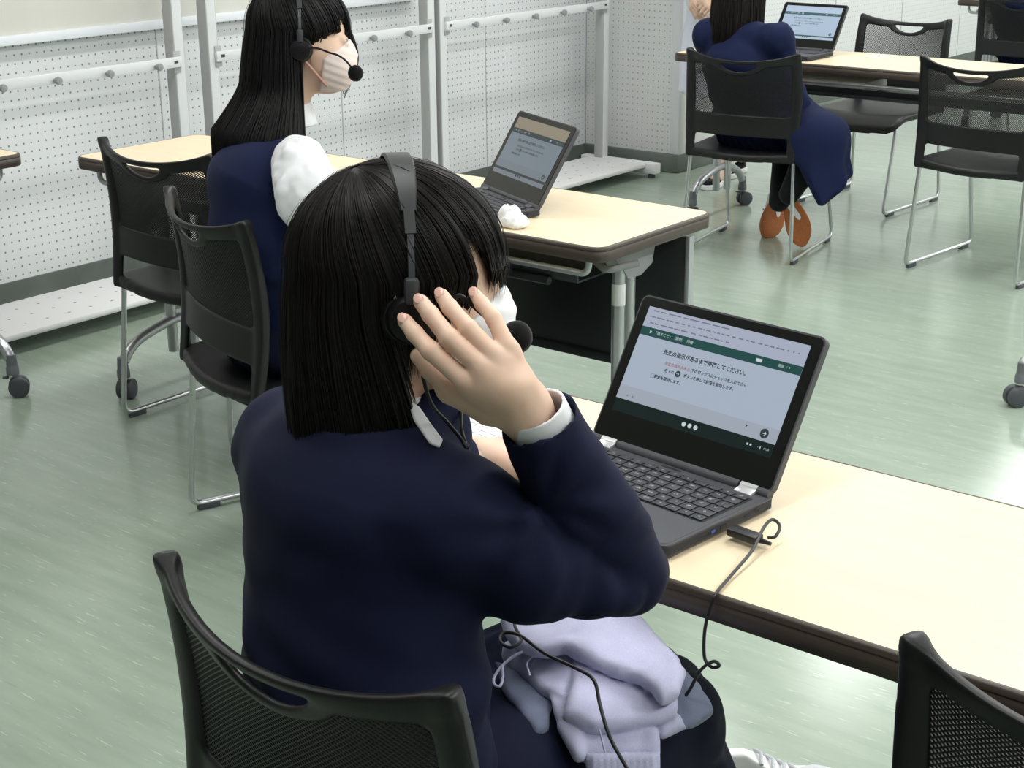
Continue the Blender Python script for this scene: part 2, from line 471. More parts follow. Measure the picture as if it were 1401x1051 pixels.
# ceiling lamps (what lights the room)
for ix, x in enumerate((-3.3, -1.1, 1.1)):
    for iy, y in enumerate((0.9, 2.9, 5.0, 7.2, 9.4, 11.6)):
        t = thing('ceiling_light', 'long recessed fluorescent ceiling light above the classroom', 'ceiling light', (x, y, HZ), 0, 'ceiling lights')
        fr = MB()
        for sx in (-1, 1): fr.box((sx * 0.15, 0, -0.012), (0.02, 1.28, 0.024))
        for sy in (-1, 1): fr.box((0, sy * 0.63, -0.012), (0.28, 0.02, 0.024))
        fr.build('lamp_frame', M['lampframe'], t, smooth=False)
        MB().box((0, 0, -0.008), (0.28, 1.24, 0.010)).build('diffuser', M['lamp'], t, smooth=False)

# ================================================================== coat racks along the wall
def make_rack(L=1.18):
    t = thing('coat_rack', '', 'coat rack')
    for sy in (0.0, L):
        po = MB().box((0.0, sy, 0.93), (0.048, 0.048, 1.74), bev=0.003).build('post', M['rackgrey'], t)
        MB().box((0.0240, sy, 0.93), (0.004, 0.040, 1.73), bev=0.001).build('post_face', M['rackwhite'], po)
        f = MB().box((0.115, sy, 0.048), (0.44, 0.050, 0.050), bev=0.005)
        ft = f.build('foot', M['rackwhite'], t)
        for sx in (-0.07, 0.30):
            MB().lathe([(0.0, 0), (0.016, 0), (0.018, 0.012), (0.010, 0.024), (0.0, 0.024)], (sx, sy, 0.0), 14).build('glide', M['castdark'], ft)
    sh = MB(); sh.box((0.115, L / 2, 0.062), (0.34, L - 0.052, 0.022), bev=0.009)
    sh.build('base_shelf', M['peg_shelf'], t)
    r = MB(); r.box((0.034, L / 2, 0.80), (0.014, L - 0.005, 0.036), bev=0.003)
    rail = r.build('hook_rail', M['rackwhite'], t)
    for sy in (0.03, L - 0.03): MB().box((0.0415, sy, 0.802), (0.003, 0.016, 0.010)).build('slot', M['slot'], rail, smooth=False)
    for k in range(5):
        y = L / 2 + (k - 2) * 0.208
        MB().lathe([(0.006, 0), (0.006, 0.012), (0.012, 0.016), (0.0135, 0.024), (0.011, 0.031), (0, 0.033)], (0.039, y, 0.795), 16,
                   Matrix.Rotation(PI / 2, 3, 'Y')).build('knob', M['knob'], rail)
    for sy in (0.0, L):
        b = MB(); b.box((0.027, sy + (0.018 if sy == 0 else -0.018), 0.80), (0.010, 0.03, 0.075), bev=0.002)
        b.build('rail_bracket', M['rackgrey'], t)
    top = MB().box((0.0, L / 2, 1.78), (0.03, L, 0.03), bev=0.003); top.build('top_bar', M['rackwhite'], t)
    return t
rack = make_rack()
place(make_rack(1.075), (-4.43, 2.535, 0), 0, 'white metal coat rack at the left end of the wall, three grey knobs showing', 'coat racks along the wall')
place(rack, (-4.43, 3.765, 0), 0, 'middle white coat rack, behind the student in the sleeveless navy vest', 'coat racks along the wall')
place(copy_tree(rack), (-4.43, 5.02, 0), 0, 'white coat rack standing in the wall corner, behind the dim laptop', 'coat racks along the wall')

# ================================================================== desks
def edge_ring(outline, prof, mb, mi=0):
    """sweep (outward offset, z) profile around a closed outline"""
    n = len(outline); P = np.array(outline); d = np.roll(P, -1, 0) - np.roll(P, 1, 0)
    N = np.stack([d[:, 1], -d[:, 0]], 1); N /= np.linalg.norm(N, axis=1)[:, None]
    vs = []; fs = []
    for o, z in prof:
        Q = P + N * o; vs += [(q[0], q[1], z) for q in Q]
    for k in range(len(prof) - 1):
        for i in range(n):
            j = (i + 1) % n; fs.append((k * n + i, k * n + j, (k + 1) * n + j, (k + 1) * n + i))
    mb.add(vs, [q[::-1] for q in fs], mi)
def caster(parent, x, y, spin):
    g = MB(); g.lathe([(0.011, 0.052), (0.0145, 0.054), (0.0145, 0.070), (0.0125, 0.073), (0.0125, 0.078), (0.011, 0.10), (0.0, 0.101)], (0, 0, 0), 18)
    c = g.build('caster_socket', M['castgrey'], parent); c.location = (x, y, 0); c.scale = (1.28, 1.28, 1.28)
    w = MB(); R = Matrix.Rotation(spin, 3, 'Z') @ Matrix.Rotation(PI / 2, 3, 'Y')
    for s in (-1, 1):
        cc = Matrix.Rotation(spin, 3, 'Z') @ Vector((s * 0.010, 0.010, 0.0235))
        w.lathe([(0.0, -0.0085), (0.019, -0.0085), (0.0232, -0.006), (0.0235, 0.0), (0.0232, 0.006), (0.019, 0.0085), (0.0, 0.0085)], cc, 24, R)
    cc = Matrix.Rotation(spin, 3, 'Z') @ Vector((0, 0.006, 0.034)); w.box(cc, (0.012, 0.026, 0.024), spin, 0.003)
    cc = Matrix.Rotation(spin, 3, 'Z') @ Vector((0, -0.016, 0.048)); w.box(cc, (0.014, 0.014, 0.005), spin, 0.0015)
    w.build('wheel', M['castdark'], c)
def make_desk(L=1.80, D=0.45, panel=True, hook=True, tray=True):
    """local: x along the length from 0, y from the sitter's edge (0) to the far edge (D)"""
    t = thing('desk', '', 'desk')
    ol = rrect(0.004, 0.004, L - 0.004, D - 0.004, 0.030, 8)
    b = MB(); n = len(ol)
    b.add([(x, y, 0.70) for x, y in ol], [tuple(range(n))]); b.add([(x, y, 0.668) for x, y in ol], [tuple(range(n))[::-1]])
    edge_ring(ol, [(0, 0.668), (0, 0.70)], b)
    b.build('tabletop', M['wood'], t, angle=30)
    e = MB(); edge_ring(ol, [(-0.004, 0.6665), (0.002, 0.6665), (0.0038, 0.669), (0.0042, 0.6885), (0.0030, 0.6897), (0.0030, 0.6910), (0.0040, 0.692), (0.0034, 0.6965), (0.0010, 0.7000), (-0.0012, 0.7004), (-0.003, 0.7002)], e)
    e.build('edge_band', M['deskedge'], t, angle=50)
    for sx in (0, 1):
        X = 0.105 if sx == 0 else L - 0.105; s = 1 if sx == 0 else -1
        for y in (D / 2 + 0.052, D / 2 - 0.012): legg = MB().tube([(X + (y - D / 2) * 0.25 * s, y, 0.10), (X + (y - D / 2) * 0.25 * s, y, 0.64)], 0.0155, 16).build('leg', M['silver'], t)
        st = MB()
        a = 2 * PI / 16
        st.add([(X - 0.003 * s + 0.0159 * math.cos(k * a), D / 2 - 0.012 + 0.0159 * math.sin(k * a), z) for z in (0.515, 0.565) for k in range(17)],
               [(k, k + 1, 18 + k, 17 + k) for k in range(16)])
        st.build('sticker', M['white'], legg)
        br = MB(); br.box((X, D / 2 + 0.02, 0.653), (0.075, 0.20, 0.026), bev=0.006)
        br.prism([(-0.10, 0.0), (0.09, 0.0), (0.075, -0.055), (0.03, -0.075), (-0.02, -0.072), (-0.05, -0.035)], -0.021, 0.021,
                 tr=lambda v, X=X: Vector((X + v.z, D / 2 + 0.02 + v.x, 0.648 + v.y)))
        brk = br.build('hinge_bracket', M['bracket'], t, angle=30)
        lv = MB(); lv.tube(fillet([(X + 0.035 * s, D / 2 - 0.05, 0.618), (X - 0.02 * s, D / 2 - 0.085, 0.612), (X - 0.06 * s, D / 2 - 0.02, 0.622)], 0.02), 0.0085, 12)
        lv.build('lever', M['bracket'], brk)
        ft = MB()
        pts = spline([(X, 0.03, 0.115), (X, 0.050, 0.142), (X, 0.095, 0.170), (X, D / 2 - 0.02, 0.196), (X, D / 2 + 0.06, 0.196), (X, D - 0.085, 0.170), (X, D - 0.046, 0.142), (X, D - 0.026, 0.115)], 7)
        ft.tube(pts, 0.0160, 16)
        foot = ft.build('foot', M['silver'], t)
        caster(foot, X, 0.024, 0.5 if sx == 0 else -2.2); caster(foot, X, D - 0.020, -0.5)
    bm_ = MB(); bm_.box((L / 2, D / 2 + 0.07, 0.645), (L - 0.24, 0.05, 0.030), bev=0.003); bm_.build('beam', M['darksteel'], t)
    if hook:
      hr = MB(); pts = fillet([(0.06, 0.040, 0.664), (0.06, 0.040, 0.628), (L - 0.060, 0.040, 0.628), (L - 0.060, 0.040, 0.664)], 0.024)
      hr.tube(pts, 0.0075, 12); hr.build('hook_bar', M['silver'], t)
    if not tray: return t
    if panel:
        pn = MB(); pn.box((L / 2, D - 0.050, 0.475), (L - 0.06, 0.014, 0.34), bev=0.002)
        pn.box((L / 2, D - 0.052, 0.312), (L - 0.07, 0.026, 0.022), bev=0.004)
        pp = pn.build('modesty_panel', M['panel'], t)
        for x in (0.034, L - 0.034): MB().box((x, D - 0.050, 0.475), (0.012, 0.022, 0.345), bev=0.002).build('panel_trim', M['silver'], pp)
    sf = MB(); sf.box((L / 2, D / 2 + 0.02, 0.578), (L - 0.30, 0.24, 0.006), bev=0.002)
    sf.box((L / 2, D / 2 - 0.10, 0.588), (L - 0.30, 0.008, 0.024), bev=0.002)
    sf.build('shelf', M['darksteel'], t)
    sr = MB(); sr.tube([(0.15, D / 2 - 0.115, 0.573), (L - 0.22, D / 2 - 0.115, 0.573)], 0.009, 12); sr.build('shelf_rail', M['darksteel'], t)
    return t
DG = 'folding desks'
desk = make_desk(panel=False)
desk_near = make_desk(panel=False, hook=False, tray=False); place(desk_near, (-1.55, 1.360, 0), 0, 'long beech folding desk in the right foreground under the large open laptop', DG)
desk_vest = make_desk(); place(desk_vest, (-3.645, 2.585, 0), 0, 'beech folding desk with a dark modesty panel, crumpled tissue lying on it', DG)
place(desk, (-3.575, 5.50, 0), 0, 'beech folding desk at upper right, a student in navy seated at it', DG)
d4 = copy_tree(desk); place(d4, (-3.795, 0.735, 0), PI / 2, 'desk at the left edge of the photo, only a corner and one caster showing', DG)
d5 = copy_tree(desk); place(d5, (-3.62, 8.42, 0), 0, 'desk in the top right corner, mostly hidden behind an occupied chair', DG)

# white papers on the shelf under the far desk
for k, (x, w) in enumerate(((-3.0, 0.46), (-2.21, 0.28))):
    pp = MB().box((0, 0, 0.021), (w, 0.20, 0.042), bev=0.003)
    o = pp.build('paper_stack', M['white'], origin=None); o.location = (x, 5.735, 0.5815)
    tag(o, ('white bundle of papers on the shelf under the far desk, beside the seated student' if k == 0 else 'white papers on the desk shelf, seen through the mesh of an empty chair'), 'papers')
# a stand at the right edge: one caster of it is in view
ms = thing('mobile_stand', 'grey caster of a rolling stand, cut off by the right edge of the photo', 'stand', (-1.43, 4.265, 0))
MB().tube(spline([(-0.055, -0.155, 0.115), (-0.045, -0.135, 0.138), (0.03, -0.02, 0.165), (0.12, 0.12, 0.165), (0.21, 0.26, 0.138), (0.22, 0.28, 0.115)], 7), 0.015, 16).build('foot', M['silver'], ms)
MB().tube([(0.06, 0.03, 0.15), (0.06, 0.03, 1.15)], 0.02, 18).build('column', M['silver'], ms)
caster(ms, -0.055, -0.155, 2.5); caster(ms, 0.22, 0.28, 0.4)

# ================================================================== chairs
CW = 0.222
def chair_map(x, z, w):
    u = x / CW
    s = np.clip((z - 0.50) / 0.285, 0, 1)
    wrap = 0.030 + 0.032 * s * s
    y = -wrap * (1 - u * u) + 0.020 * np.sin(np.clip((z - 0.385) / 0.40, 0, 1) * PI) + 0.012
    nx = 2 * wrap * u / CW; ny = np.ones_like(nx); L_ = np.sqrt(nx * nx + 1)
    zz = z - 0.026 * (1 - u * u) * s * s + 0.012 * np.abs(u) ** 5 * s ** 3
    return np.stack([x - 0 * w + (-nx / L_) * w, y + w / L_, zz], -1)
def sd_box2(x, z, cx, cz, hx, hz, r):
    qx = np.abs(x - cx) - hx + r; qz = np.abs(z - cz) - hz + r
    return np.sqrt(np.maximum(qx, 0) ** 2 + np.maximum(qz, 0) ** 2) + np.minimum(np.maximum(qx, qz), 0) - r
def make_chair():
    t = thing('chair', '', 'chair')
    def win(x, z): return sd_box2(x, z, 0, 0.6525, 0.190, 0.0965, 0.016)
    def handle(x, z):
        top = z - 0.7655; bot = np.sqrt((x * 0.68) ** 2 + (z - 0.785) ** 2) - 0.052
        return np.maximum(top, bot)
    def fback(p):
        x, w, z = p[:, 0], p[:, 1], p[:, 2]
        hw = 0.215 + 0.012 * np.sin(np.clip((z - 0.385) / 0.4, 0, 1) * PI * 0.9)
        out = sd_box2(x * (0.222 / hw), z, 0, 0.585, 0.222, 0.200, 0.011)
        d = np.maximum(out, -win(x, z) * 1.0)
        hb = sd_box2(x, z, 0, 0.745, 0.105, 0.03, 0.012)        # solid field around the handle
        hb = np.maximum(np.sqrt((x * 0.62) ** 2 + (z - 0.788) ** 2) - 0.073, out)
        d = np.minimum(d, hb)
        d = np.maximum(d, -handle(x, z))
        gap = sd_box2(x, z, 0, 0.437, 0.183, 0.037, 0.010)
        d = np.maximum(d, -gap)
        th = 0.0055 + 0.0075 * np.clip((np.abs(x) - 0.188) / 0.02, 0, 1) + 0.002 * np.clip((z - 0.755) / 0.01, 0, 1)
        q = np.abs(w - 0.0) - th
        return -smin(-d, -q, 0.006)
    V, Q = polyhit(fback, (-0.245, -0.022, 0.375), (0.245, 0.022, 0.80), 0.0042); V = relax(V, Q, 2)
    V = chair_map(V[:, 0], V[:, 2], V[:, 1])
    np_mesh('back_frame', V, Q, M['chairblk'], t)
    # perforated mesh: a lattice of diamonds
    px, pz = 0.0080, 0.0066; vs = []; fs = []; k = 0
    for i in range(-25, 26):
        for j in range(-2, 35):
            for q in (0, 1):
                cx_ = (i + 0.5 * q) * px; cz_ = 0.560 + (j + 0.5 * q) * pz
                if abs(cx_) > 0.194 or cz_ > 0.757: continue
                if (cx_ * 0.62) ** 2 + (cz_ - 0.788) ** 2 < 0.063 ** 2: continue
                O = [(px / 2, 0), (0, pz / 2), (-px / 2, 0), (0, -pz / 2)]; h = 0.68
                vs += [(cx_ + a, cz_ + b) for a, b in O] + [(cx_ + a * h, cz_ + b * h) for a, b in O]
                fs += [(k + e, k + (e + 1) % 4, k + 4 + (e + 1) % 4, k + 4 + e) for e in range(4)]; k += 8
    A = np.array(vs); keyr = np.round(A * 20000).astype(np.int64)
    uq, inv = np.unique(keyr, axis=0, return_inverse=True); inv = inv.ravel()
    P2 = np.zeros((len(uq), 2)); P2[inv] = A; F2 = inv[np.array(fs)][:, ::-1]
    V3 = chair_map(P2[:, 0], P2[:, 1], np.zeros(len(P2)))
    mo = np_mesh('mesh_panel', V3, F2, M['chairblk'], t, smooth=False)
    so = mo.modifiers.new('thickness', 'SOLIDIFY'); so.thickness = 0.0026; so.offset = 0
    # seat shell
    def fseat(p):
        x, y, z = p[:, 0], p[:, 1], p[:, 2]
        u = np.clip(x / 0.225, -1, 1)
        yr = -0.040 * (1 - u * u) + 0.010                       # rear edge follows the back
        d = sd_box2(x, y - yr * np.clip(1 - (y / 0.35), 0, 1), 0, 0.222, 0.226, 0.222, 0.05)
        zs = 0.418 - 0.010 * np.cos(np.clip(x / 0.2, -1, 1) * PI / 2) - 0.050 * np.clip((y - 0.34) / 0.11, 0, 1) ** 2 + 0.004 * np.clip((0.10 - y) / 0.1, 0, 1)
        edge = np.clip(1 + d / 0.05, 0, 1)
        q = np.maximum(z - zs, zs - (0.012 + 0.022 * edge) - z)
        return -smin(-d, -q, 0.012)
    sdf_obj('seat', fseat, (-0.25, -0.06, 0.32), (0.25, 0.47, 0.45), 0.0065, M['chairblk'], t, it=3)
    for s in (-1, 1):
        X = s * 0.222
        fr = MB(); pts = fillet([(X * 0.93, 0.030, 0.395), (X, 0.0, 0.016), (X, 0.495, 0.016), (X * 0.93, 0.40, 0.385), (X * 0.6, 0.38, 0.385)], 0.035, 7)
        fr.tube(pts, 0.0074, 12); f = fr.build('sled_leg', M['chrome'], t)
        for y in (0.045, 0.435):
            MB().box((X, y, 0.0085), (0.015, 0.055, 0.017), bev=0.002).build('foot_pad', M['padgrey'], f)
    for y in (0.12, 0.36): MB().tube([(-0.205, y, 0.384), (0.205, y, 0.384)], 0.006, 10).build('seat_support', M['chrome'], t)
    return t
CG = 'black mesh back chairs'
chair = make_chair()
place(chair, (-1.017, 0.915, 0), -0.07, 'black mesh-back chair the foreground student sits on', CG)
def chair_at(x, y, rz, label): return place(copy_tree(chair), (x, y, 0), rz, label, CG)
chair_at(-0.317, 1.256, 0.06, 'black mesh-back chair cut off by the lower right corner of the photo')
chair_at(-2.548, 2.118, -0.33, 'black chair the student in the sleeveless navy vest sits on')
chair_at(-3.185, 2.50, 0.0, 'empty black mesh chair at the left desk, with casters showing beyond it')
chair_at(-2.985, 5.065, 0.17, 'black chair the student in the long navy skirt sits on, at the far desk')
chair_at(-2.185, 5.30, -0.10, 'empty black mesh chair at right, drawn up to the near side of the far desk')
chair_at(-3.045, 6.56, PI - 0.06, 'empty black mesh chair facing the camera from behind the far desk')
chair_at(-3.06, 7.90, -0.05, 'black chair in the top right corner with someone in navy sitting on it')

# ================================================================== laptops
M['lapbody'] = add_noise(mat('laptop_charcoal', (0.062, 0.064, 0.074), 0.5), (0.059, 0.061, 0.071), (0.066, 0.068, 0.078), (500, 500, 500), 2, 0.4, 0.6, 0.08, 0.0002)
M['lapkey'] = mat('key_black', (0.040, 0.041, 0.050), 0.5)
M['lapwell'] = mat('key_well', (0.010, 0.010, 0.012), 0.6)
M['legend'] = mat('key_legend', (0.55, 0.56, 0.60), 0.6)
M['bezel'] = mat('gloss_bezel', (0.0045, 0.0045, 0.005), 0.12, spec=0.5)
M['hinge'] = mat('hinge_metal', (0.86, 0.87, 0.90), 0.25, 0.6)
M['rubber'] = mat('black_rubber', (0.012, 0.012, 0.013), 0.45)
def lit(name, c, s=1.0):
    return mat(name, (0.004, 0.004, 0.005), 0.14, spec=0.4, emit=c, estr=s)
SW, SH = 0.256, 0.146
def make_screen(lap, L, pal, detail):
    """glowing display, laid out in the lid's own plane: X across, H up the lid"""
    Mx = L
    def put(name, mb, m, parent):
        mb.v = [tuple(Mx @ Vector(p)) for p in mb.v]
        return mb.build(name, m, parent, smooth=False)
    def rect(x0, x1, h0, h1, n, mb=None):
        mb = mb or MB(); mb.add([(x0, -n, h0), (x1, -n, h0), (x1, -n, h1), (x0, -n, h1)], [(0, 1, 2, 3)]); return mb
    x0, x1, top, bot = -SW / 2, SW / 2, 0.187, 0.187 - SH
    N0 = 0.0042
    page_b = 0.0585
    scr = put('screen', rect(x0, x1, bot, top, N0), pal['dark'], lap)
    put('web_page', rect(x0, x1, page_b, top, N0 + 0.0003), pal['page'], scr)
    put('tool_bar', rect(x0, x1, top - 0.0275, top, N0 + 0.0006), pal['bar'], scr)
    put('header_bar', rect(x0, x1, top - 0.0392, top - 0.0275, N0 + 0.0006), pal['green'], scr)
    put('page_footer', rect(x0, x1, page_b, page_b + 0.0185, N0 + 0.0006), pal['foot'], scr)
    if pal.get('shelf'):
        put('task_bar', rect(x0, x1, bot + 0.001, page_b - 0.006, N0 + 0.0006), pal['shelf'], scr)
    def txt(items, m, name):
        mb = MB()
        for s, x, h, size, al, bold in items:
            v, f = text_geo(s, size, al, bold)
            mb.add([(a + x, -(N0 + 0.0010), b + h) for a, b, c in v], [tuple(q) for q in f])
        put(name, mb, m, scr)
    b = 0.00020 if detail else 0.0002
    txt([('先生の指示があるまで待機してください。', -0.011, 0.1325, 0.0072, 'CENTER', b),
         ('下のボックスにチェックを入れてから', 0.0165, 0.1185, 0.0052, 'CENTER', b * .6),
         ('右下の', -0.0600, 0.1095, 0.0052, 'CENTER', b * .6), ('ボタンを押して調査を開始します。', 0.0050, 0.1095, 0.0052, 'CENTER', b * .6),
         ('調査を開始します。', -0.0570, 0.0985, 0.0052, 'CENTER', b * .6)], pal['ink'], 'screen_text')
    txt([('先生の指示のあと、', -0.0480, 0.1185, 0.0052, 'CENTER', b * .5)], pal['red'], 'red_text')
    txt([('▶  「話すこと」（説明）  待機', -0.1130, top - 0.0334, 0.0052, 'LEFT', 0), ('画面 ／ 4', 0.1020, top - 0.0334, 0.0044, 'CENTER', 0)], pal['pale'], 'header_text')
    # round arrow buttons, check box, header button
    def disc(x, h, r, n, mb, seg=28):
        mb.add([(x, -n, h)] + [(x + r * math.cos(2 * PI * k / seg), -n, h + r * math.sin(2 * PI * k / seg)) for k in range(seg)],
               [(0, 1 + k, 1 + (k + 1) % seg) for k in range(seg)]); return mb
    for bx, bh, brd in ((-0.0455, 0.1095, 0.0043), (0.1085, 0.0680, 0.0062)): put('round_button', disc(bx, bh, brd, N0 + 0.0010, MB()), pal['button'], scr)
    for cx_, ch, k in ((-0.0455, 0.1095, 0.0043), (0.1085, 0.0680, 0.0062)):
        ar = MB(); rect(cx_ - k * .5, cx_ + k * .35, ch - k * .07, ch + k * .07, N0 + 0.0013, ar)
        for s in (-1, 1):
            ar.add([(cx_ + k * .5, -(N0 + .0013), ch), (cx_ + k * .38, -(N0 + .0013), ch - k * .1 * s), (cx_ + k * .02, -(N0 + .0013), ch + k * .34 * s), (cx_ + k * .14, -(N0 + .0013), ch + k * .42 * s)],
                   [(0, 1, 2, 3) if s < 0 else (3, 2, 1, 0)])
        put('arrow', ar, pal['pale'], scr)
    cb = MB(); cx_, ch, k, w = -0.0835, 0.0985, 0.0026, 0.0003
    for a in ((cx_ - k, cx_ + k, ch - k, ch - k + w), (cx_ - k, cx_ + k, ch + k - w, ch + k), (cx_ - k, cx_ - k + w, ch - k, ch + k), (cx_ + k - w, cx_ + k, ch - k, ch + k)): rect(*a, N0 + 0.001, cb)
    put('check_box', cb, pal['ink'], scr)
    put('header_button', rect(0.0600, 0.0690, top - 0.0355, top - 0.0312, N0 + 0.001), pal['pale'], scr)
    ic = MB()
    for k, x in enumerate((-0.0095, 0.0, 0.0095)): disc(x, page_b - 0.0085, 0.0031, N0 + 0.001, ic)
    put('task_icon', ic, pal['pale'] if not pal.get('shelf') else pal['ink'], scr)
    if detail:
        txt([('11:20', 0.1185, page_b - 0.0085, 0.0038, 'CENTER', 0), ('▾ ▮', 0.1085, page_b - 0.0085, 0.0038, 'CENTER', 0), ('● ◆', 0.0930, page_b - 0.0085, 0.0038, 'CENTER', 0)], pal['pale'], 'status_text')
        tb = MB(); rr = random.Random(3)
        for h, n_, lo, hi in ((top - 0.0045, 9, 0.006, 0.016), (top - 0.0130, 26, 0.002, 0.007), (top - 0.0215, 13, 0.003, 0.012)):
            x = x0 + 0.010
            for _ in range(n_):
                w = rr.uniform(lo, hi)
                if x + w > x1 - 0.006: break
                rect(x, x + w, h - 0.0008, h + 0.0008, N0 + 0.001, tb); x += w + rr.uniform(0.0015, 0.005)
        for k in range(6): disc(0.078 + k * 0.0076, top - 0.0130, 0.0012, N0 + 0.001, tb, 10)
        for k in range(3): disc(-0.120 + k * 0.008, top - 0.0130, 0.0010, N0 + 0.001, tb, 10)
        put('tool_icon', tb, pal['grey'], scr)
        ct = MB(); disc(0.0805, 0.0715, 0.0010, N0 + 0.001, ct, 10); rect(0.0800, 0.0808, 0.0680, 0.0712, N0 + 0.001, ct); put('cursor', ct, pal['ink'], scr)
        for k in range(2): put('page_arrow', disc(-0.1105 + k * 0.0085, 0.0645, 0.0012, N0 + 0.001, MB(), 10), pal['grey'], scr)

KROWS = [[('', .8)] + [(c, .95) for c in ('←', '→', '↻', '⛶', '▣', '☼', '☀', '×', '–', '+')] + [('≡', .95), ('🔒', .95)],
         [('1ぬ', 1), ('2ふ', 1), ('3あ', 1), ('4う', 1), ('5え', 1), ('6お', 1), ('7や', 1), ('8ゆ', 1), ('9よ', 1), ('0わ', 1), ('-ほ', 1), ('^へ', 1), ('⌫', 1.15)],
         [('tab', 1.3), ('Qた', 1), ('Wて', 1), ('Eい', 1), ('Rす', 1), ('Tか', 1), ('Yん', 1), ('Uな', 1), ('Iに', 1), ('Oら', 1), ('Pせ', 1), ('@゛', 1), ('[゜', 1)],
         [('●', 1.5), ('Aち', 1), ('Sと', 1), ('Dし', 1), ('Fは', 1), ('Gき', 1), ('Hく', 1), ('Jま', 1), ('Kの', 1), ('Lり', 1), (';れ', 1), (':け', 1), ('↵', 1.15)],
         [('⇧', 1.9), ('Zつ', 1), ('Xさ', 1), ('Cそ', 1), ('Vひ', 1), ('Bこ', 1), ('Nみ', 1), ('Mも', 1), (',ね', 1), ('.る', 1), ('/め', 1), ('⇧', 1.4)],
         [('ctrl', 1.5), ('alt', 1), ('英数', 1.2), ('', 4.3), ('かな', 1.2), ('alt', 1), ('←', .95), ('↑', .95), ('→', .95)]]
def make_laptop(label, loc, rz, tilt, pal, detail):
    t = thing('laptop', label, 'laptop', loc, rz, 'open laptops')
    b = MB(); w, d = 0.1455, 0.207
    ol = rrect(-w, 0, w, d, 0.012, 6)
    b.prism(ol, 0.0045, 0.0185)
    edge_ring(ol, [(-0.010, 0.0022), (-0.003, 0.003), (0.0, 0.0055), (0.0, 0.0165), (-0.0015, 0.0188), (-0.006, 0.0192)], b)
    n = len(ol); P_ = np.array(ol)
    b.build('base', M['lapbody'], t, angle=35)
    dk = MB(); dk.prism(rrect(-w + 0.004, 0.004, w - 0.004, d - 0.004, 0.010, 6), 0.0180, 0.0194)
    dk.build('palm_rest', M['lapbody'], t, angle=35)
    kw = MB(); kw.prism(rrect(-0.1335, 0.0800, 0.1335, 0.1780, 0.004, 4), 0.0188, 0.01965)
    kb = kw.build('keyboard', M['lapwell'], t, angle=35)
    tp = MB(); tp.prism(rrect(-0.052, 0.010, 0.052, 0.070, 0.004, 4), 0.0188, 0.0197); tp.build('touch_pad', M['lapkey'], t, angle=35)
    sl = MB(); sl.prism(rrect(-0.016, 0.1835, 0.016, 0.1875, 0.002, 4), 0.0190, 0.01975); sl.build('slot', M['lapwell'], t, angle=35)
    rows_y = [(0.1655, 0.0095), (0.1475, 0.0150), (0.1305, 0.0150), (0.1135, 0.0150), (0.0965, 0.0150), (0.0822, 0.0122)]
    lg = MB(); cache = {}; allk = MB()
    for row, (y, kh) in zip(KROWS, rows_y):
        tot = sum(k[1] for k in row); unit = 0.262 / tot; x = -0.131
        for s, kw_ in row:
            wx = kw_ * unit; cxk = x + wx / 2; x += wx
            kb_w = round(wx - 0.0024, 5)
            g = MB(); g.box((0, 0, 0.0006), (kb_w, kh, 0.0016), bev=0.0005)
            if detail:
                key = (kb_w, kh)
                if key in cache:
                    k = bpy.data.objects.new('key', cache[key]); COL.objects.link(k); k.parent = kb
                else:
                    k = g.build('key', M['lapkey'], kb, angle=50); cache[key] = k.data
                k.location = (cxk, y + kh / 2, 0.0202)
                if s:
                    sz = 0.0045 if len(s) < 3 else 0.0034
                    if kh < 0.011: sz = 0.0045
                    v, f = text_geo(s, sz, 'CENTER', 0.00006)
                    lg.add([(a + cxk, c_ + y + kh * 0.55, 0.0218) for a, c_, _ in v], f)
            else:
                allk.add([(p[0] + cxk, p[1] + y + kh / 2, p[2] + 0.0202) for p in g.v], g.f)
    if detail: lg.build('key_legends', M['legend'], kb, smooth=False)
    else: allk.build('keys', M['lapkey'], kb, angle=50)
    # ports on the right hand side
    pt = MB()
    for y, ww, hh in ((0.170, 0.008, 0.0035), (0.150, 0.010, 0.003), (0.105, 0.013, 0.005)): pt.box((w, y, 0.0105), (0.0012, ww, hh), bev=0.0003)
    pt.build('port', M['lapwell'], t, smooth=False)
    # lid
    c, s = math.cos(tilt), math.sin(tilt)
    L = Matrix(((1, 0, 0, 0), (0, c, s, 0.199), (0, -s, c, 0.0215), (0, 0, 0, 1)))
    ld = MB(); ol2 = rrect(-w, 0.0, w, 0.2015, 0.010, 6)
    def tr(v): return Vector((v.x, v.z, v.y))
    ld.prism(ol2, -0.0032, 0.0050, tr=tr)
    ld2 = MB(); ld2.prism(ol2, -0.0030, 0.0068, tr=tr)
    e2 = MB(); P2 = np.array(ol2)
    for mb_ in (ld2,): mb_.v = [tuple(L @ Vector(p)) for p in mb_.v]; mb_.f = [q[::-1] for q in mb_.f]
    lid = ld2.build('lid', M['lapbody'], t, angle=35)
    bz = MB(); bz.prism(rrect(-w + 0.0026, 0.003, w - 0.0026, 0.199, 0.008, 6), -0.0040, -0.0028, tr=tr)
    bz.v = [tuple(L @ Vector(p)) for p in bz.v]; bz.f = [q[::-1] for q in bz.f]
    bz.build('bezel', M['bezel'], lid, angle=35)
    lr = MB(); lr.tube([(-0.098, 0.199, 0.0205), (0.098, 0.199, 0.0205)], 0.0075, 16); lr.build('hinge_barrel', M['lapbody'], t)
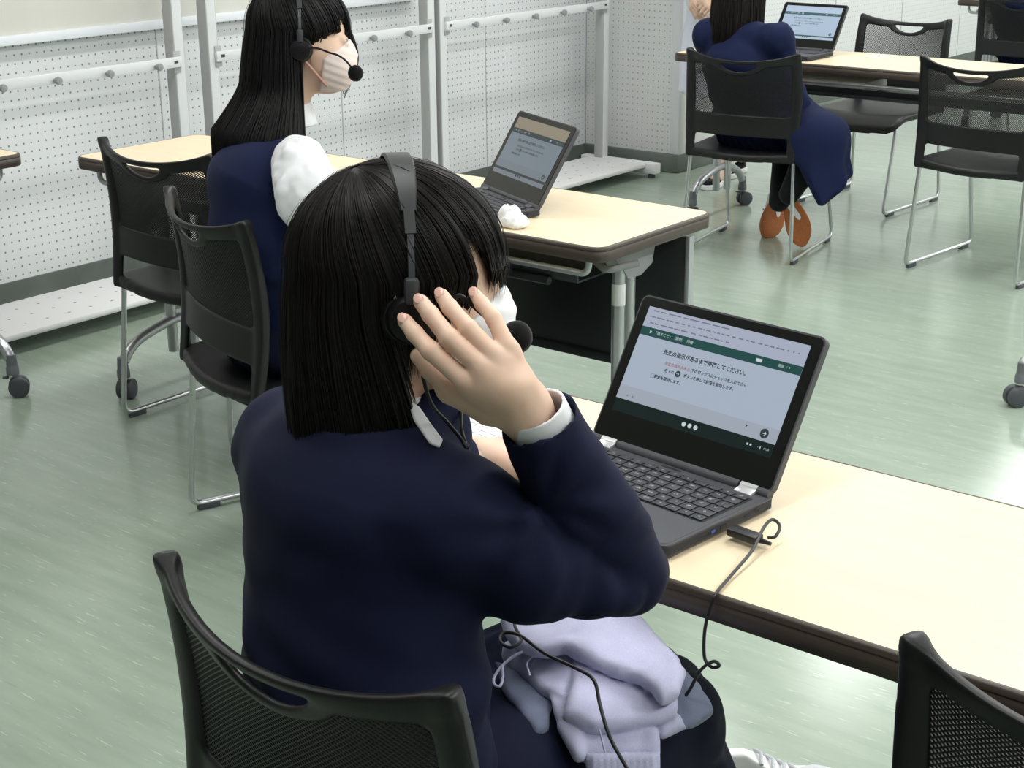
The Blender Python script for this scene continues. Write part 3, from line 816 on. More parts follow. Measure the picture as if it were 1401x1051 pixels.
    for sx in (-1, 1):
        h = MB(); h.tube([(sx * 0.101, 0.199, 0.0215), (sx * 0.126, 0.199, 0.0215)], 0.0066, 16)
        h.box((sx * 0.1135, 0.1905, 0.0212), (0.025, 0.018, 0.0050), bev=0.0012, rot=Matrix.Rotation(0.25, 3, 'X'))
        h.build('hinge', M['hinge'] if detail else M['lapbody'], t)
        e = MB(); e.tube([(sx * 0.127, 0.199, 0.0210), (sx * 0.143, 0.199, 0.0210)], 0.0068, 14); e.build('hinge_cap', M['lapbody'], t)
    if detail:
        st = MB(); st.lathe([(0.0, 0.0), (0.0115, 0.0), (0.0115, 0.0005), (0.0, 0.0005)], (-0.122, 0.030, 0.0194), 24); st.build('round_sticker', M['white'], t)
        led = MB(); led.box((w + 0.0003, 0.0855, 0.0110), (0.0008, 0.0065, 0.0035)); led.build('port_sign', lit('port_blue', (0.10, 0.16, 0.45), 0.6), t, smooth=False)
    make_screen(t, L, pal, detail)
    return t
palA = dict(dark=lit('display_dark', (0.004, 0.012, 0.011)), page=lit('display_page', (0.365, 0.425, 0.515)), bar=lit('display_bar', (0.36, 0.40, 0.50)),
            green=lit('display_green', (0.012, 0.062, 0.058)), foot=lit('display_foot', (0.33, 0.37, 0.43)), ink=lit('display_ink', (0.012, 0.016, 0.022)),
            red=lit('display_red', (0.30, 0.115, 0.11)), pale=lit('display_pale', (0.52, 0.60, 0.62)), button=lit('display_button', (0.022, 0.040, 0.042)), grey=lit('display_grey', (0.15, 0.17, 0.21)))
palB = dict(dark=lit('displayb_dark', (0.020, 0.026, 0.030)), page=lit('displayb_page', (0.155, 0.190, 0.225)), bar=lit('displayb_bar_reflection', (0.24, 0.205, 0.150)),  # warm bar colour is an orange reflection painted into the screen
            green=lit('displayb_green', (0.020, 0.033, 0.042)), foot=lit('displayb_foot', (0.145, 0.175, 0.205)), ink=lit('displayb_ink', (0.02, 0.025, 0.03)),
            red=lit('displayb_red', (0.10, 0.075, 0.08)), pale=lit('displayb_pale', (0.30, 0.34, 0.37)), button=lit('displayb_button', (0.02, 0.025, 0.03)), grey=lit('displayb_grey', (0.08, 0.09, 0.1)),
            shelf=lit('displayb_shelf', (0.145, 0.175, 0.205)))
palC = dict(dark=lit('displayc_dark', (0.05, 0.10, 0.11)), page=lit('displayc_page', (0.42, 0.53, 0.66)), bar=lit('displayc_bar', (0.47, 0.57, 0.72)),
            green=lit('displayc_green', (0.055, 0.13, 0.14)), foot=lit('displayc_foot', (0.41, 0.52, 0.64)), ink=lit('displayc_ink', (0.10, 0.13, 0.16)),
            red=lit('displayc_red', (0.33, 0.28, 0.33)), pale=lit('displayc_pale', (0.70, 0.80, 0.85)), button=lit('displayc_button', (0.08, 0.12, 0.13)), grey=lit('displayc_grey', (0.2, 0.25, 0.3)),
            shelf=lit('displayc_shelf', (0.45, 0.55, 0.66)))
lap1 = make_laptop('largest open laptop, glowing page of Japanese text, beside the bent elbow', (-1.051, 1.4135, 0.7004), -0.112, math.radians(30.5), palA, True)
lap1.scale = (1.04, 1.04, 1.04)
lap2 = make_laptop('open laptop with a dim orange-topped screen, behind the crumpled tissue', (-2.349, 2.6245, 0.7004), -0.428, math.radians(31), palB, False)
lap3 = make_laptop('open laptop with a bright pale blue screen on the far desk', (-3.122, 5.555, 0.7004), -0.02, math.radians(33), palC, False)

# ------------------------------------------------------------------ small things on the desks
# crumpled tissue
def ftis(p):
    d = U([ellip((0, 0, 0.014), (0.036, 0.030, 0.015)), ellip((-0.010, 0.006, 0.030), (0.024, 0.020, 0.018)), ellip((0.022, -0.006, 0.012), (0.028, 0.022, 0.013))], 0.012)(p)
    n = np.abs(vnoise(p + vnoise(p, 40, 3)[:, None] * 0.01, 52, 1)) * 0.009 + np.abs(vnoise(p, 110, 2)) * 0.004
    return np.maximum(d + n - 0.004, -p[:, 2])
M['tissue'] = mat('tissue_paper', (0.93, 0.93, 0.93), 0.9, sss=0.0)
ti = sdf_obj('tissue', ftis, (-0.06, -0.05, -0.004), (0.06, 0.05, 0.06), 0.0022, M['tissue'], origin=None, it=1)
ti.location = (-2.128, 2.640, 0.7005); ti.scale = (0.95, 0.92, 0.98); tag(ti, 'crumpled white tissue beside the dim laptop', 'tissue')
# printed sheet on the near desk
sh = thing('paper_sheet', 'white printed sheet on the near desk, in front of the foreground student', 'paper', (-1.385, 1.575, 0.7006), -0.12)
MB().box((0, 0, 0.0005), (0.210, 0.148, 0.001)).build('sheet', M['white'], sh, smooth=False)
pr = MB(); rr = random.Random(5)
for k in range(9):
    x = -0.09
    while x < 0.085:
        w = rr.uniform(0.006, 0.02); pr.add([(x, 0.055 - k * 0.013, 0.0013), (x + w, 0.055 - k * 0.013, 0.0013), (x + w, 0.0575 - k * 0.013, 0.0013), (x, 0.0575 - k * 0.013, 0.0013)], [(0, 1, 2, 3)]); x += w + rr.uniform(0.003, 0.018)
pr.build('print', M['print'], sh, smooth=False)
# small white card on the far desk
cd = thing('name_card', 'small white card lying on the far desk, right of the bright laptop', 'card', (-2.822, 5.842, 0.7006), 0.05)
MB().box((0, 0, 0.001), (0.070, 0.075, 0.002), bev=0.0005).build('card', M['white'], cd)
MB().add([(-0.02, -0.004, 0.0023), (0.02, -0.004, 0.0023), (0.02, 0.004, 0.0023), (-0.02, 0.004, 0.0023)], [(0, 1, 2, 3)]).build('print', M['print'], cd, smooth=False)

# ================================================================== people: shared pieces
M['skin'] = add_noise(mat('skin', (0.74, 0.51, 0.39), 0.48, spec=0.35, sss=0.25), (0.725, 0.495, 0.375), (0.755, 0.535, 0.415), (45, 45, 45), 4, 0.3, 0.7, 0.04, 0.0006)
M['nail'] = mat('nail', (0.72, 0.44, 0.36), 0.25)
M['eye'] = mat('eye_white', (0.80, 0.78, 0.76), 0.15)
M['iris'] = mat('iris', (0.02, 0.012, 0.008), 0.1)
M['lips'] = mat('lips', (0.50, 0.22, 0.18), 0.4)
def fabric(name, c, rough=0.9, sheen=0.0, sc=900, var=0.12):
    c2 = tuple(x * (1 + var) for x in c)
    return add_noise(mat(name, c, rough, sheen=sheen, spec=0.15), c, c2, (sc, sc, sc), 2, 0.4, 0.6, 0.25, 0.0004)
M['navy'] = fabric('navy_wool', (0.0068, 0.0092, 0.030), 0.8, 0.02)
M['navy_lit'] = fabric('navy_wool_lit', (0.0068, 0.0115, 0.044), 0.8, 0.02)  # brighter copy of the navy, light on the cloth put into its colour
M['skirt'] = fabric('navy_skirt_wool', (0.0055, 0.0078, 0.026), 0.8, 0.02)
M['shirt'] = fabric('white_shirt', (0.78, 0.79, 0.82), 0.8, 0.05, 1200, 0.04)
M['coat'] = fabric('white_coat', (0.74, 0.76, 0.86), 0.85, 0.05, 900, 0.04)
M['stock'] = fabric('black_stocking', (0.006, 0.006, 0.008), 0.8, 0.1)
M['mask'] = fabric('mask_white', (0.86, 0.87, 0.89), 0.85, 0.0, 1500, 0.03)
M['loop'] = fabric('mask_loop', (0.58, 0.33, 0.27), 0.85, 0.0, 1500, 0.03)
M['maskpink'] = fabric('mask_pink', (0.82, 0.70, 0.66), 0.85, 0.0, 1500, 0.03)
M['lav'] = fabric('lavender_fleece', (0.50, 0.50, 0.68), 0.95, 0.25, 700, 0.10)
M['lavshade'] = fabric('lavender_shaded', (0.21, 0.235, 0.34), 0.95, 0.2, 700, 0.10)  # same fleece, darkened: shade painted into the cloth colour
M['gum'] = fabric('gum_rubber', (0.36, 0.125, 0.045), 0.6, 0.0, 260, 0.25)
M['shoewhite'] = mat('shoe_white', (0.80, 0.80, 0.81), 0.5)
M['shoegrey'] = fabric('shoe_mesh', (0.52, 0.53, 0.57), 0.7, 0.0, 900, 0.15)
M['shoeblue'] = mat('shoe_blue', (0.03, 0.04, 0.20), 0.5)
M['hset'] = mat('headset_grey', (0.026, 0.027, 0.030), 0.45)
M['hdark'] = mat('headset_black', (0.0045, 0.0045, 0.005), 0.4, spec=0.3)
M['foam'] = fabric('mic_foam', (0.006, 0.006, 0.006), 0.95, 0.2, 900, 0.5)
M['pad'] = mat('ear_pad', (0.012, 0.012, 0.013), 0.5)
M['hsilver'] = mat('headset_slider', (0.045, 0.048, 0.055), 0.35)
def make_hairmat(name, c, c2):
    m = mat(name, c, 0.42, spec=0.22)
    add_noise(m, c, c2, (160, 160, 9), 3, 0.35, 0.65)
    b = m.node_tree.nodes['Principled BSDF']
    return m
M['hair'] = make_hairmat('hair_black_brown', (0.0050, 0.0042, 0.0040), (0.0105, 0.0085, 0.0078))
M['hairblk'] = make_hairmat('hair_black', (0.0042, 0.0040, 0.0046), (0.0085, 0.0078, 0.0085))
M['hairbrown'] = make_hairmat('hair_dark_brown', (0.0075, 0.0055, 0.0048), (0.016, 0.0115, 0.0100))

def frame(yaw, pitch=0.0, roll=0.0):
    """columns: right, forward, up; yaw turns clockwise seen from above, pitch looks down"""
    return np.array(Matrix.Rotation(-yaw, 3, 'Z') @ Matrix.Rotation(-pitch, 3, 'X') @ Matrix.Rotation(roll, 3, 'Y'), np.float32)
def xf(f, C, R, s=1.0):
    C = np.asarray(C, np.float32); R = np.asarray(R, np.float32)
    return lambda p: f(((p - C) @ R) / s) * s
def L2W(C, R, s, q): return np.asarray(C, float) + np.asarray(R, float) @ (np.asarray(q, float) * s)

def head_local():
    skull = ellip((0, -0.014, 0.026), (0.074, 0.094, 0.086)); face = ellip((0, 0.028, -0.026), (0.063, 0.064, 0.084))
    f = U([skull, face], 0.03)
    f = U([f, ellip((0, 0.056, -0.090), (0.030, 0.030, 0.024)), ellip((-0.040, 0.045, -0.030), (0.022, 0.030, 0.028)), ellip((0.040, 0.045, -0.030), (0.022, 0.030, 0.028))], 0.025)
    for s in (-1, 1): f = cut(f, ellip((s * 0.031, 0.100, 0.004), (0.018, 0.016, 0.011)), 0.012)
    f = U([f, capsule((0, 0.086, 0.004), (0, 0.101, -0.030), 0.006, 0.0085), ellip((-0.009, 0.092, -0.033), (0.007, 0.008, 0.006)), ellip((0.009, 0.092, -0.033), (0.007, 0.008, 0.006))], 0.010)
    f = U([f, ellip((0, 0.0875, -0.0575), (0.021, 0.008, 0.0048)), ellip((0, 0.0865, -0.0660), (0.018, 0.008, 0.0055))], 0.005)
    for s in (-1, 1):
        ear = cut(ellip((s * 0.078, -0.014, -0.004), (0.008, 0.019, 0.031), rotm(0.15, 0, s * 0.35)), ellip((s * 0.086, -0.010, -0.001), (0.006, 0.011, 0.020), rotm(0.15, 0, s * 0.35)), 0.004)
        f = U([f, ear], 0.006)
        lid = cut(ellip((s * 0.031, 0.0785, 0.003), (0.0150, 0.0140, 0.0125)), ellip((s * 0.031, 0.0960, 0.0025), (0.0125, 0.012, 0.0042)), 0.002)
        f = U([f, lid], 0.004)
    return f
HEAD = head_local()
def add_eyes(V, F, MI, C, R, s):
    for sg in (-1, 1):
        for rad, off, mi in ((0.0122, 0.0, 1), (0.0062, 0.0068, 2)):
            g = MB(); g.lathe([(rad * math.sin(PI * k / 8), -rad * math.cos(PI * k / 8)) for k in range(9)], (0, 0, 0), 14)
            q = np.array(g.v) + np.array((sg * 0.031, 0.0785 + off, 0.0028)); w = np.array([L2W(C, R, s, t) for t in q])
            fs = [(f + (f[-1],))[:4] if len(f) == 3 else f for f in g.f if len(f) in (3, 4)]
            F.append(np.array(fs) + sum(len(v) for v in V)); V.append(w); MI.append(np.full(len(fs), mi))
def merge_mesh(pieces):
    V = []; F = []; MI = []; o = 0
    for v, f, mi in pieces:
        V.append(v); F.append(np.asarray(f) + o); MI.append(np.full(len(f), mi)); o += len(v)
    return V, F, MI
def body_obj(label, C, R, s, fbody, blo, bhi, extra, origin, hb=0.009, hh=0.0036, group=None):
    """one mesh: body, head with its face, finely resolved hands"""
    neckdir = np.asarray(R, float) @ np.array([0, -0.25, -1.0])
    V1, Q1 = polyhit(fbody, blo, bhi, hb); V1 = relax(V1, Q1, 2)
    C = np.asarray(C, float)
    nk = capsule(L2W(C, R, s, (0, -0.022, -0.06)), L2W(C, R, s, (0, -0.040, -0.150)), 0.050 * s, 0.047 * s)
    fh = lambda p: smin(xf(HEAD, C, R, s)(p), nk(p), 0.02)
    V2, Q2 = polyhit(fh, C - 0.175 * s, C + 0.15 * s, hh); V2 = relax(V2, Q2, 1)
    pcs = [(V1, Q1, 0), (V2, Q2, 0)] + extra
    V, F, MI = merge_mesh(pcs)
    add_eyes(V, F, MI, C, R, s)
    o = np_mesh('person', np.concatenate(V), np.concatenate(F), [M['skin'], M['eye'], M['iris'], M['nail']], None, origin, np.concatenate(MI))
    return tag(o, label, 'person', group)

# ------------------------------------------------------------------ hair
def hair_obj(C, R, s, spec, parent, origin, m, n=2400, seed=1, rad=0.0016):
    rs = np.random.RandomState(seed); C = np.asarray(C, float); Rm = np.asarray(R, float)
    tilt = spec.get('tilt', 0.34); a = np.array([0, -math.sin(tilt), math.cos(tilt)]); f1 = np.array([0, math.cos(tilt), math.sin(tilt)]); r1 = np.array([1., 0, 0])
    e0 = np.array([0, -0.012, 0.024]); ra0 = np.array(spec.get('radii', (0.0860, 0.1060, 0.1020)))
    K = 26; KH = 12
    down = Rm.T @ np.array([0, 0, -1.0])
    def paths(phi, off, zsc, zj):
        nphi = len(phi); c, sn = np.cos(phi), np.sin(phi)
        th_e = np.arctan2(math.cos(tilt), -c * math.sin(tilt))
        ze = spec['zend'](phi) + zj                                # local height of the tips
        P_ = np.zeros((nphi, K, 3))
        for k in range(KH):
            th = 0.05 + (th_e - 0.05) * k / (KH - 1)
            d = np.cos(th)[:, None] * a + np.sin(th)[:, None] * (c[:, None] * f1 + sn[:, None] * r1)
            P_[:, k] = e0 + (ra0 + off[:, None]) * d
        pe = P_[:, KH - 1]; ow = pe - e0; ow[:, 2] = 0; ow /= np.linalg.norm(ow, axis=1)[:, None]
        Lh = np.maximum(pe[:, 2] - ze, 0.0)
        for k in range(KH, K):
            t = (k - KH + 1) / (K - KH)
            drop = Lh * t
            o = spec['out'](phi, t, drop)
            P_[:, k] = pe + down * drop[:, None] + ow * o[:, None]
        # tips that end above the widest line: shorten the path on the skull
        short = ze > pe[:, 2] + 1e-4
        if short.any():
            for i in np.where(short)[0]:
                z = P_[i, :KH, 2]; j = np.where(z < ze[i])[0]
                j = j[0] if len(j) else KH - 1
                q = P_[i, :max(j, 2)]; tt = np.linspace(0, len(q) - 1, K); lo_ = np.floor(tt).astype(int); hi_ = np.minimum(lo_ + 1, len(q) - 1)
                P_[i] = q[lo_] + (q[hi_] - q[lo_]) * (tt - lo_)[:, None]
        if 'warp' in spec: P_ = spec['warp'](P_, phi)
        return P_
    # under layer
    nb = 220; ph = np.linspace(0, 2 * PI, nb, endpoint=False) - PI
    rid = 0.0016 * np.sin(ph * 31 + np.sin(ph * 7) * 2) + 0.0012 * np.sin(ph * 53 + 1)
    B_ = paths(ph, np.full(nb, -0.0045) + rid, 1, np.full(nb, spec.get('under', 0.012)))
    V = [np.array([L2W(C, R, s, q) for q in B_.reshape(-1, 3)])]
    F = []
    for i in range(nb):
        j = (i + 1) % nb
        if np.linalg.norm(B_[i, -1] - B_[j, -1]) > 0.05: continue
        F += [(i * K + k, i * K + k + 1, j * K + k + 1, j * K + k) for k in range(K - 1)]
    F = [np.array(F)]; o = nb * K
    # locks
    ph = rs.uniform(-PI, PI, n)
    if 'dens' in spec: ph = ph[rs.uniform(0, 1, n) < spec['dens'](ph)]
    cl = np.round(ph * 26 + rs.normal(0, 0.25, len(ph))) / 26        # gather into clumps towards the tips
    m_ = len(ph)
    A_ = paths(ph, rs.uniform(-0.003, 0.0055, m_), 1, rs.normal(0, 1, m_) * spec.get('tipvar', 0.010))
    B2 = paths(cl, rs.uniform(-0.002, 0.004, m_), 1, rs.normal(0, 1, m_) * spec.get('tipvar', 0.010))
    w = (np.linspace(0, 1, K) ** 2 * spec.get('clump', 0.55))[None, :, None]
    S_ = A_ * (1 - w) + B2 * w
    kk = np.linspace(0, 1, K)[None, :]
    wav = (rs.uniform(0.0005, 0.0022, m_)[:, None] * np.sin(kk * rs.uniform(4, 9, m_)[:, None] + rs.uniform(0, 6, m_)[:, None])) * kk
    dirw = rs.normal(0, 1, (m_, 3)); dirw[:, 2] = 0; dirw /= np.linalg.norm(dirw, axis=1)[:, None]
    S_ = S_ + wav[:, :, None] * dirw[:, None, :]
    # a few stray hairs lifted off the surface
    stray = rs.uniform(0, 1, m_) < 0.05
    lift = (S_ - e0) / (np.linalg.norm(S_ - e0, axis=2)[:, :, None] + 1e-9)
    S_ = S_ + np.where(stray[:, None, None], lift * (0.006 * np.sin(kk * PI * rs.uniform(0.7, 1.6, m_)[:, None]))[:, :, None], 0)
    Wd = S_.reshape(-1, 3) * s @ Rm.T + C; Wd = Wd.reshape(m_, K, 3)
    T_ = np.gradient(Wd, axis=1); T_ /= np.linalg.norm(T_, axis=2)[:, :, None] + 1e-9
    outw = Wd - (C + Rm @ (e0 * s)); outw /= np.linalg.norm(outw, axis=2)[:, :, None]
    side = np.cross(T_, outw); side /= np.linalg.norm(side, axis=2)[:, :, None] + 1e-9
    up = np.cross(side, T_)
    rr = (rad * (0.55 + 0.6 * np.sin(np.clip(kk * 1.15, 0, 1) * PI) ** 0.6) * (1 - 0.75 * np.clip((kk - 0.7) / 0.3, 0, 1)))[:, :, None] * rs.uniform(0.6, 1.3, m_)[:, None, None]
    rr = np.where(stray[:, None, None], rr * 0.35, rr)
    ring = [Wd + rr * (1.25 * math.cos(x) * side + 0.75 * math.sin(x) * up) for x in (PI / 2, PI / 2 + 2 * PI / 3, PI / 2 + 4 * PI / 3)]
    W3 = np.stack(ring, 2).reshape(-1, 3)
    base = (np.arange(m_)[:, None] * K + np.arange(K - 1)[None, :]).reshape(-1) * 3
    for j in range(3):
        j2 = (j + 1) % 3
        F.append(np.stack([base + j, base + 3 + j, base + 3 + j2, base + j2], 1) + o)
    V.append(W3)
    return np_mesh('hair', np.concatenate(V), np.concatenate(F), m, parent, origin)

# ------------------------------------------------------------------ face mask
def mask_obj(C, R, s, parent, origin, m, loopmat, lr=0.0015):
    o_ = lambda p: HEAD(p) - 0.0035
    bulge = ellip((0, 0.052, -0.052), (0.060, 0.062, 0.066))
    def f(p):
        d = smin(o_(p), bulge(p), 0.015)
        top = p[:, 2] - (0.004 - 0.60 * np.maximum(0.098 - p[:, 1], 0) + 0.0)
        bot = -(p[:, 2] + 0.108 - 0.10 * np.maximum(0.08 - p[:, 1], 0) * 0.0)
        back = -(p[:, 1] - 0.034 - 0.10 * (p[:, 2] + 0.06))
        pl = 0.0006 * np.sin((p[:, 2] + 0.4 * (p[:, 1] - 0.09)) * 2 * PI / 0.017)
        d = d + pl
        return -smin(-np.maximum(np.maximum(top, bot), back), -d, 0.004)
    g = xf(f, C, R, s); C = np.asarray(C, float)
    o = sdf_obj('face_mask', g, C - 0.15 * s, C + 0.15 * s, 0.0028 * s, m, parent, origin, it=1)
    for sx in (-1, 1):
        t = MB()
        for za, zb in ((-0.034, 0.016), (-0.092, -0.026)):
            q = spline([L2W(C, R, s, (sx * 0.056, 0.046, za)), L2W(C, R, s, (sx * 0.071, 0.018, (za + zb) / 2)), L2W(C, R, s, (sx * 0.081, -0.010, zb))], 6)
            t.tube(q, lr * s, 8)
        lp = t.build('ear_loop', loopmat, None)
        lp.data.transform(Matrix.Translation(-Vector(origin))); lp.parent = o
    return o

# ------------------------------------------------------------------ headset: a thing of its own, worn by its person
def headset(label, C, R, s, lift, tilt, mic_pts, origin, cup_side=1, group='call headsets'):
    t = thing('headset', label, 'headset', origin, 0, group)
    og = np.asarray(origin, float)
    W = lambda q: L2W(C, R, s, q) - og
    # band: an arc in the plane of the ears
    rx, rz = 0.0975, 0.1325 + lift
    n = 40; ang = np.linspace(-0.22 * PI * 0.30, PI + 0.22 * PI * 0.30, n)
    def sweep(a0, a1, wid, thk, m_, name, parent, inset=0.0, k=30):
        vs = []; fs = []
        for i in range(k + 1):
            a_ = a0 + (a1 - a0) * i / k
            c_, s_ = math.cos(a_), math.sin(a_)
            base = np.array([rx * c_, tilt * (1 - 0) * 0.0 - 0.012 - tilt * max(s_, 0), rz * s_ - 0.004])
            nrm = np.array([c_ / rx, 0, s_ / rz]); nrm /= np.linalg.norm(nrm)
            ww = wid(a_)
            for dy, dn in ((-ww, 0), (-ww * .85, thk), (ww * .85, thk), (ww, 0), (ww * .85, -thk * .6), (-ww * .85, -thk * .6)):
                vs.append(W(base + np.array([0, dy, 0]) + nrm * (dn - inset)))
        for i in range(k):
            for j in range(6): fs.append((i * 6 + j, i * 6 + (j + 1) % 6, (i + 1) * 6 + (j + 1) % 6, (i + 1) * 6 + j))
        fs += [tuple(range(6))[::-1], tuple(k * 6 + j for j in range(6))]
        g = MB(); g.add(vs, fs); return g.build(name, m_, parent, angle=50)
    top = sweep(0.245 * PI, 0.755 * PI, lambda a_: 0.0065 + 0.0075 * max(math.sin(a_) - 0.62, 0) / 0.38, 0.0026, M['hset'], 'headband', t)
    for sx in (0, 1):
        a0, a1 = (0.185 * PI, 0.25 * PI) if sx == 0 else (0.75 * PI, 0.815 * PI)
        sweep(a0, a1, lambda a_: 0.0062, 0.0040, M['hset'], 'ribbed_grip', top, 0, 8)
        a0, a1 = (0.0, 0.19 * PI) if sx == 0 else (0.81 * PI, PI)
        sweep(a0, a1, lambda a_: 0.0036, 0.0022, M['hsilver'], 'slider_arm', t, 0.0005, 12)
    for sx in (-1, 1):
        Rl = Matrix([[float(R[i][j]) for j in range(3)] for i in range(3)]) @ Matrix.Rotation(PI / 2 * sx, 3, 'Y')
        cpos = W((sx * 0.083, -0.012, -0.012))
        g = MB(); g.lathe([(0.0, 0.018), (0.011, 0.0178), (0.021, 0.015), (0.0235, 0.010), (0.024, 0.003), (0.0, 0.003)], cpos, 32, Rl)
        cp = g.build('ear_cup', M['hdark'], t)
        g = MB(); g.lathe([(0.014, 0.004), (0.025, 0.004), (0.028, 0.0), (0.028, -0.007), (0.026, -0.0115), (0.018, -0.010), (0.014, -0.004)], cpos, 32, Rl)
        g.build('ear_cushion', M['pad'], cp)
        g = MB(); yk = W((sx * 0.0965, -0.012, 0.018)); g.box(yk, (0.012 * s, 0.014 * s, 0.026 * s), bev=0.003, rot=Matrix([[float(R[i][j]) for j in range(3)] for i in range(3)]))
        g.build('yoke', M['hsilver'], cp)
    bp = [np.asarray(q, float) - og for q in mic_pts]
    g = MB(); g.tube(spline(bp, 10), 0.0022, 10); bm_ = g.build('mic_boom', M['hdark'], t)
    d = bp[-1] - bp[-2]; d /= np.linalg.norm(d); e = bp[-1] + d * 0.008
    fo = sdf_obj('mic_foam', lambda p: ellip(e, (0.0165 * s, 0.0165 * s, 0.0175 * s))(p) + 0.0006 * vnoise(p, 420), e - 0.024, e + 0.024, 0.0018, M['foam'], t)
    g = MB(); g.tube([bp[-1] - d * 0.012, bp[-1] + d * 0.002], 0.0036, 12); g.build('mic_collar', M['hdark'], bm_)
    return t

# ------------------------------------------------------------------ hands
def hand_sdf(fingers, radii, thumb, trad, wrist, wr, mcp_r=0.0125, k=0.010):
    parts = []
    wrist = np.asarray(wrist, float)
    kn = [np.asarray(f[-1], float) for f in fingers]; bk = [q + (wrist - q) / np.linalg.norm(wrist - q) * 0.010 for q in kn]
    palm = [capsule(wrist, q, wr, mcp_r) for q in bk] + [capsule(bk[i], bk[i + 1], mcp_r, mcp_r) for i in range(len(bk) - 1)]
    palm.append(capsule(wrist, np.asarray(thumb[-2]), wr, trad[-2] * 1.15))
    P0 = U(palm, 0.010)
    fg = []
    for f, r in zip(fingers, radii):
        fg.append(U(chain([np.asarray(q, float) for q in f], r), 0.0035))
    tf = U(chain([np.asarray(q, float) for q in thumb], trad), 0.006)
    d = P0
    def out(p):
        x = P0(p); x = smin(x, tf(p), 0.010)
        y = fg[0](p)
        for g in fg[1:]: y = np.minimum(y, g(p))                     # fingers stay apart
        return smin(x, y, 0.006)
    return out
def simple_hand(w, fwd, up, right_hand=True, curl=0.5, s=1.0):
    """relaxed hand: w wrist, fwd towards the knuckles, up out of the back of the hand"""
    w = np.asarray(w, float); f = np.asarray(fwd, float); f /= np.linalg.norm(f); u = np.asarray(up, float); u = u - f * (u @ f); u /= np.linalg.norm(u)
    r = np.cross(f, u); sg = 1 if right_hand else -1; r = r * sg                 # towards the little finger
    fingers = []; rad = []
    for i, (ln, off) in enumerate(((0.066, -0.026), (0.074, -0.009), (0.069, 0.008), (0.054, 0.024))):
        mcp = w + f * (0.078 - 0.004 * abs(i - 1)) * s + r * off * s
        pts = [mcp]; a = 0.25 * curl
        for seg, da in ((0.45, 0.55), (0.30, 0.7), (0.25, 0.45)):
            a += da * curl
            d = f * math.cos(a) - u * math.sin(a) + r * off * 1.5
            pts.append(pts[-1] + d / np.linalg.norm(d) * ln * seg * s)
        fingers.append(pts[::-1]); rad.append([0.0062 * s, 0.0070 * s, 0.0078 * s, 0.0088 * s])
    t0 = w + f * 0.022 * s - r * 0.022 * s - u * 0.004 * s
    th = [t0 + f * 0.030 * s - r * 0.022 * s - u * 0.010 * s]; th.append(th[0] + f * 0.028 * s - r * 0.004 * s - u * 0.008 * s); th.append(th[1] + f * 0.020 * s + r * 0.002 * s - u * 0.005 * s)
    return hand_sdf(fingers, rad, th[::-1] + [t0], [0.0078 * s, 0.0088 * s, 0.0105 * s, 0.014 * s], w, 0.017 * s, 0.0115 * s)
def hand_piece(f, c, r=0.13, h=0.0022):
    c = np.asarray(c, float); V, Q = polyhit(f, c - r, c + r, h); return (relax(V, Q, 1), Q, 0)

# ------------------------------------------------------------------ shoes (local: toe along +y, sole on z = 0)
def shoe_local():
    def outline(p, grow=0.0):
        y = p[:, 1]; t = np.clip((y + 0.125) / 0.25, 0, 1)
        half_w = 0.030 + 0.016 * np.sin(np.clip((t - 0.30) / 0.70, 0, 1) * PI) ** 1 - 0.004 * np.sin(np.clip(t / 0.7, 0, 1) * PI)
        cx_ = 0.006 * np.sin(t * PI)
        qx = np.abs(p[:, 0] - cx_) / (half_w + grow)
        e = np.where(y > 0.07, (y - 0.07) / (0.055 + grow), np.where(y < -0.085, (-0.085 - y) / (0.040 + grow), 0))
        return (np.sqrt(qx ** 2 + np.clip(e, 0, None) ** 2) - 1) * 0.035
    sole = lambda p: np.maximum(outline(p, 0.003), np.abs(p[:, 2] - 0.012) - 0.012)
    def upper(p):
        y = p[:, 1]
        h = 0.040 + 0.055 * np.clip((0.05 - y) / 0.10, 0, 1) ** 1.2
        taper = np.clip(p[:, 2] / np.maximum(h, 1e-4), 0, 1.2)
        d = outline(p, -0.004 - 0.010 * taper ** 2)
        d = np.maximum(d, p[:, 2] - h); d = np.maximum(d, 0.018 - p[:, 2])
        return d
    up = lambda p: -smin(-upper(p), np.full(len(p), 1.0, np.float32), 0.0)
    return sole, up
SOLE, UPPER = shoe_local()
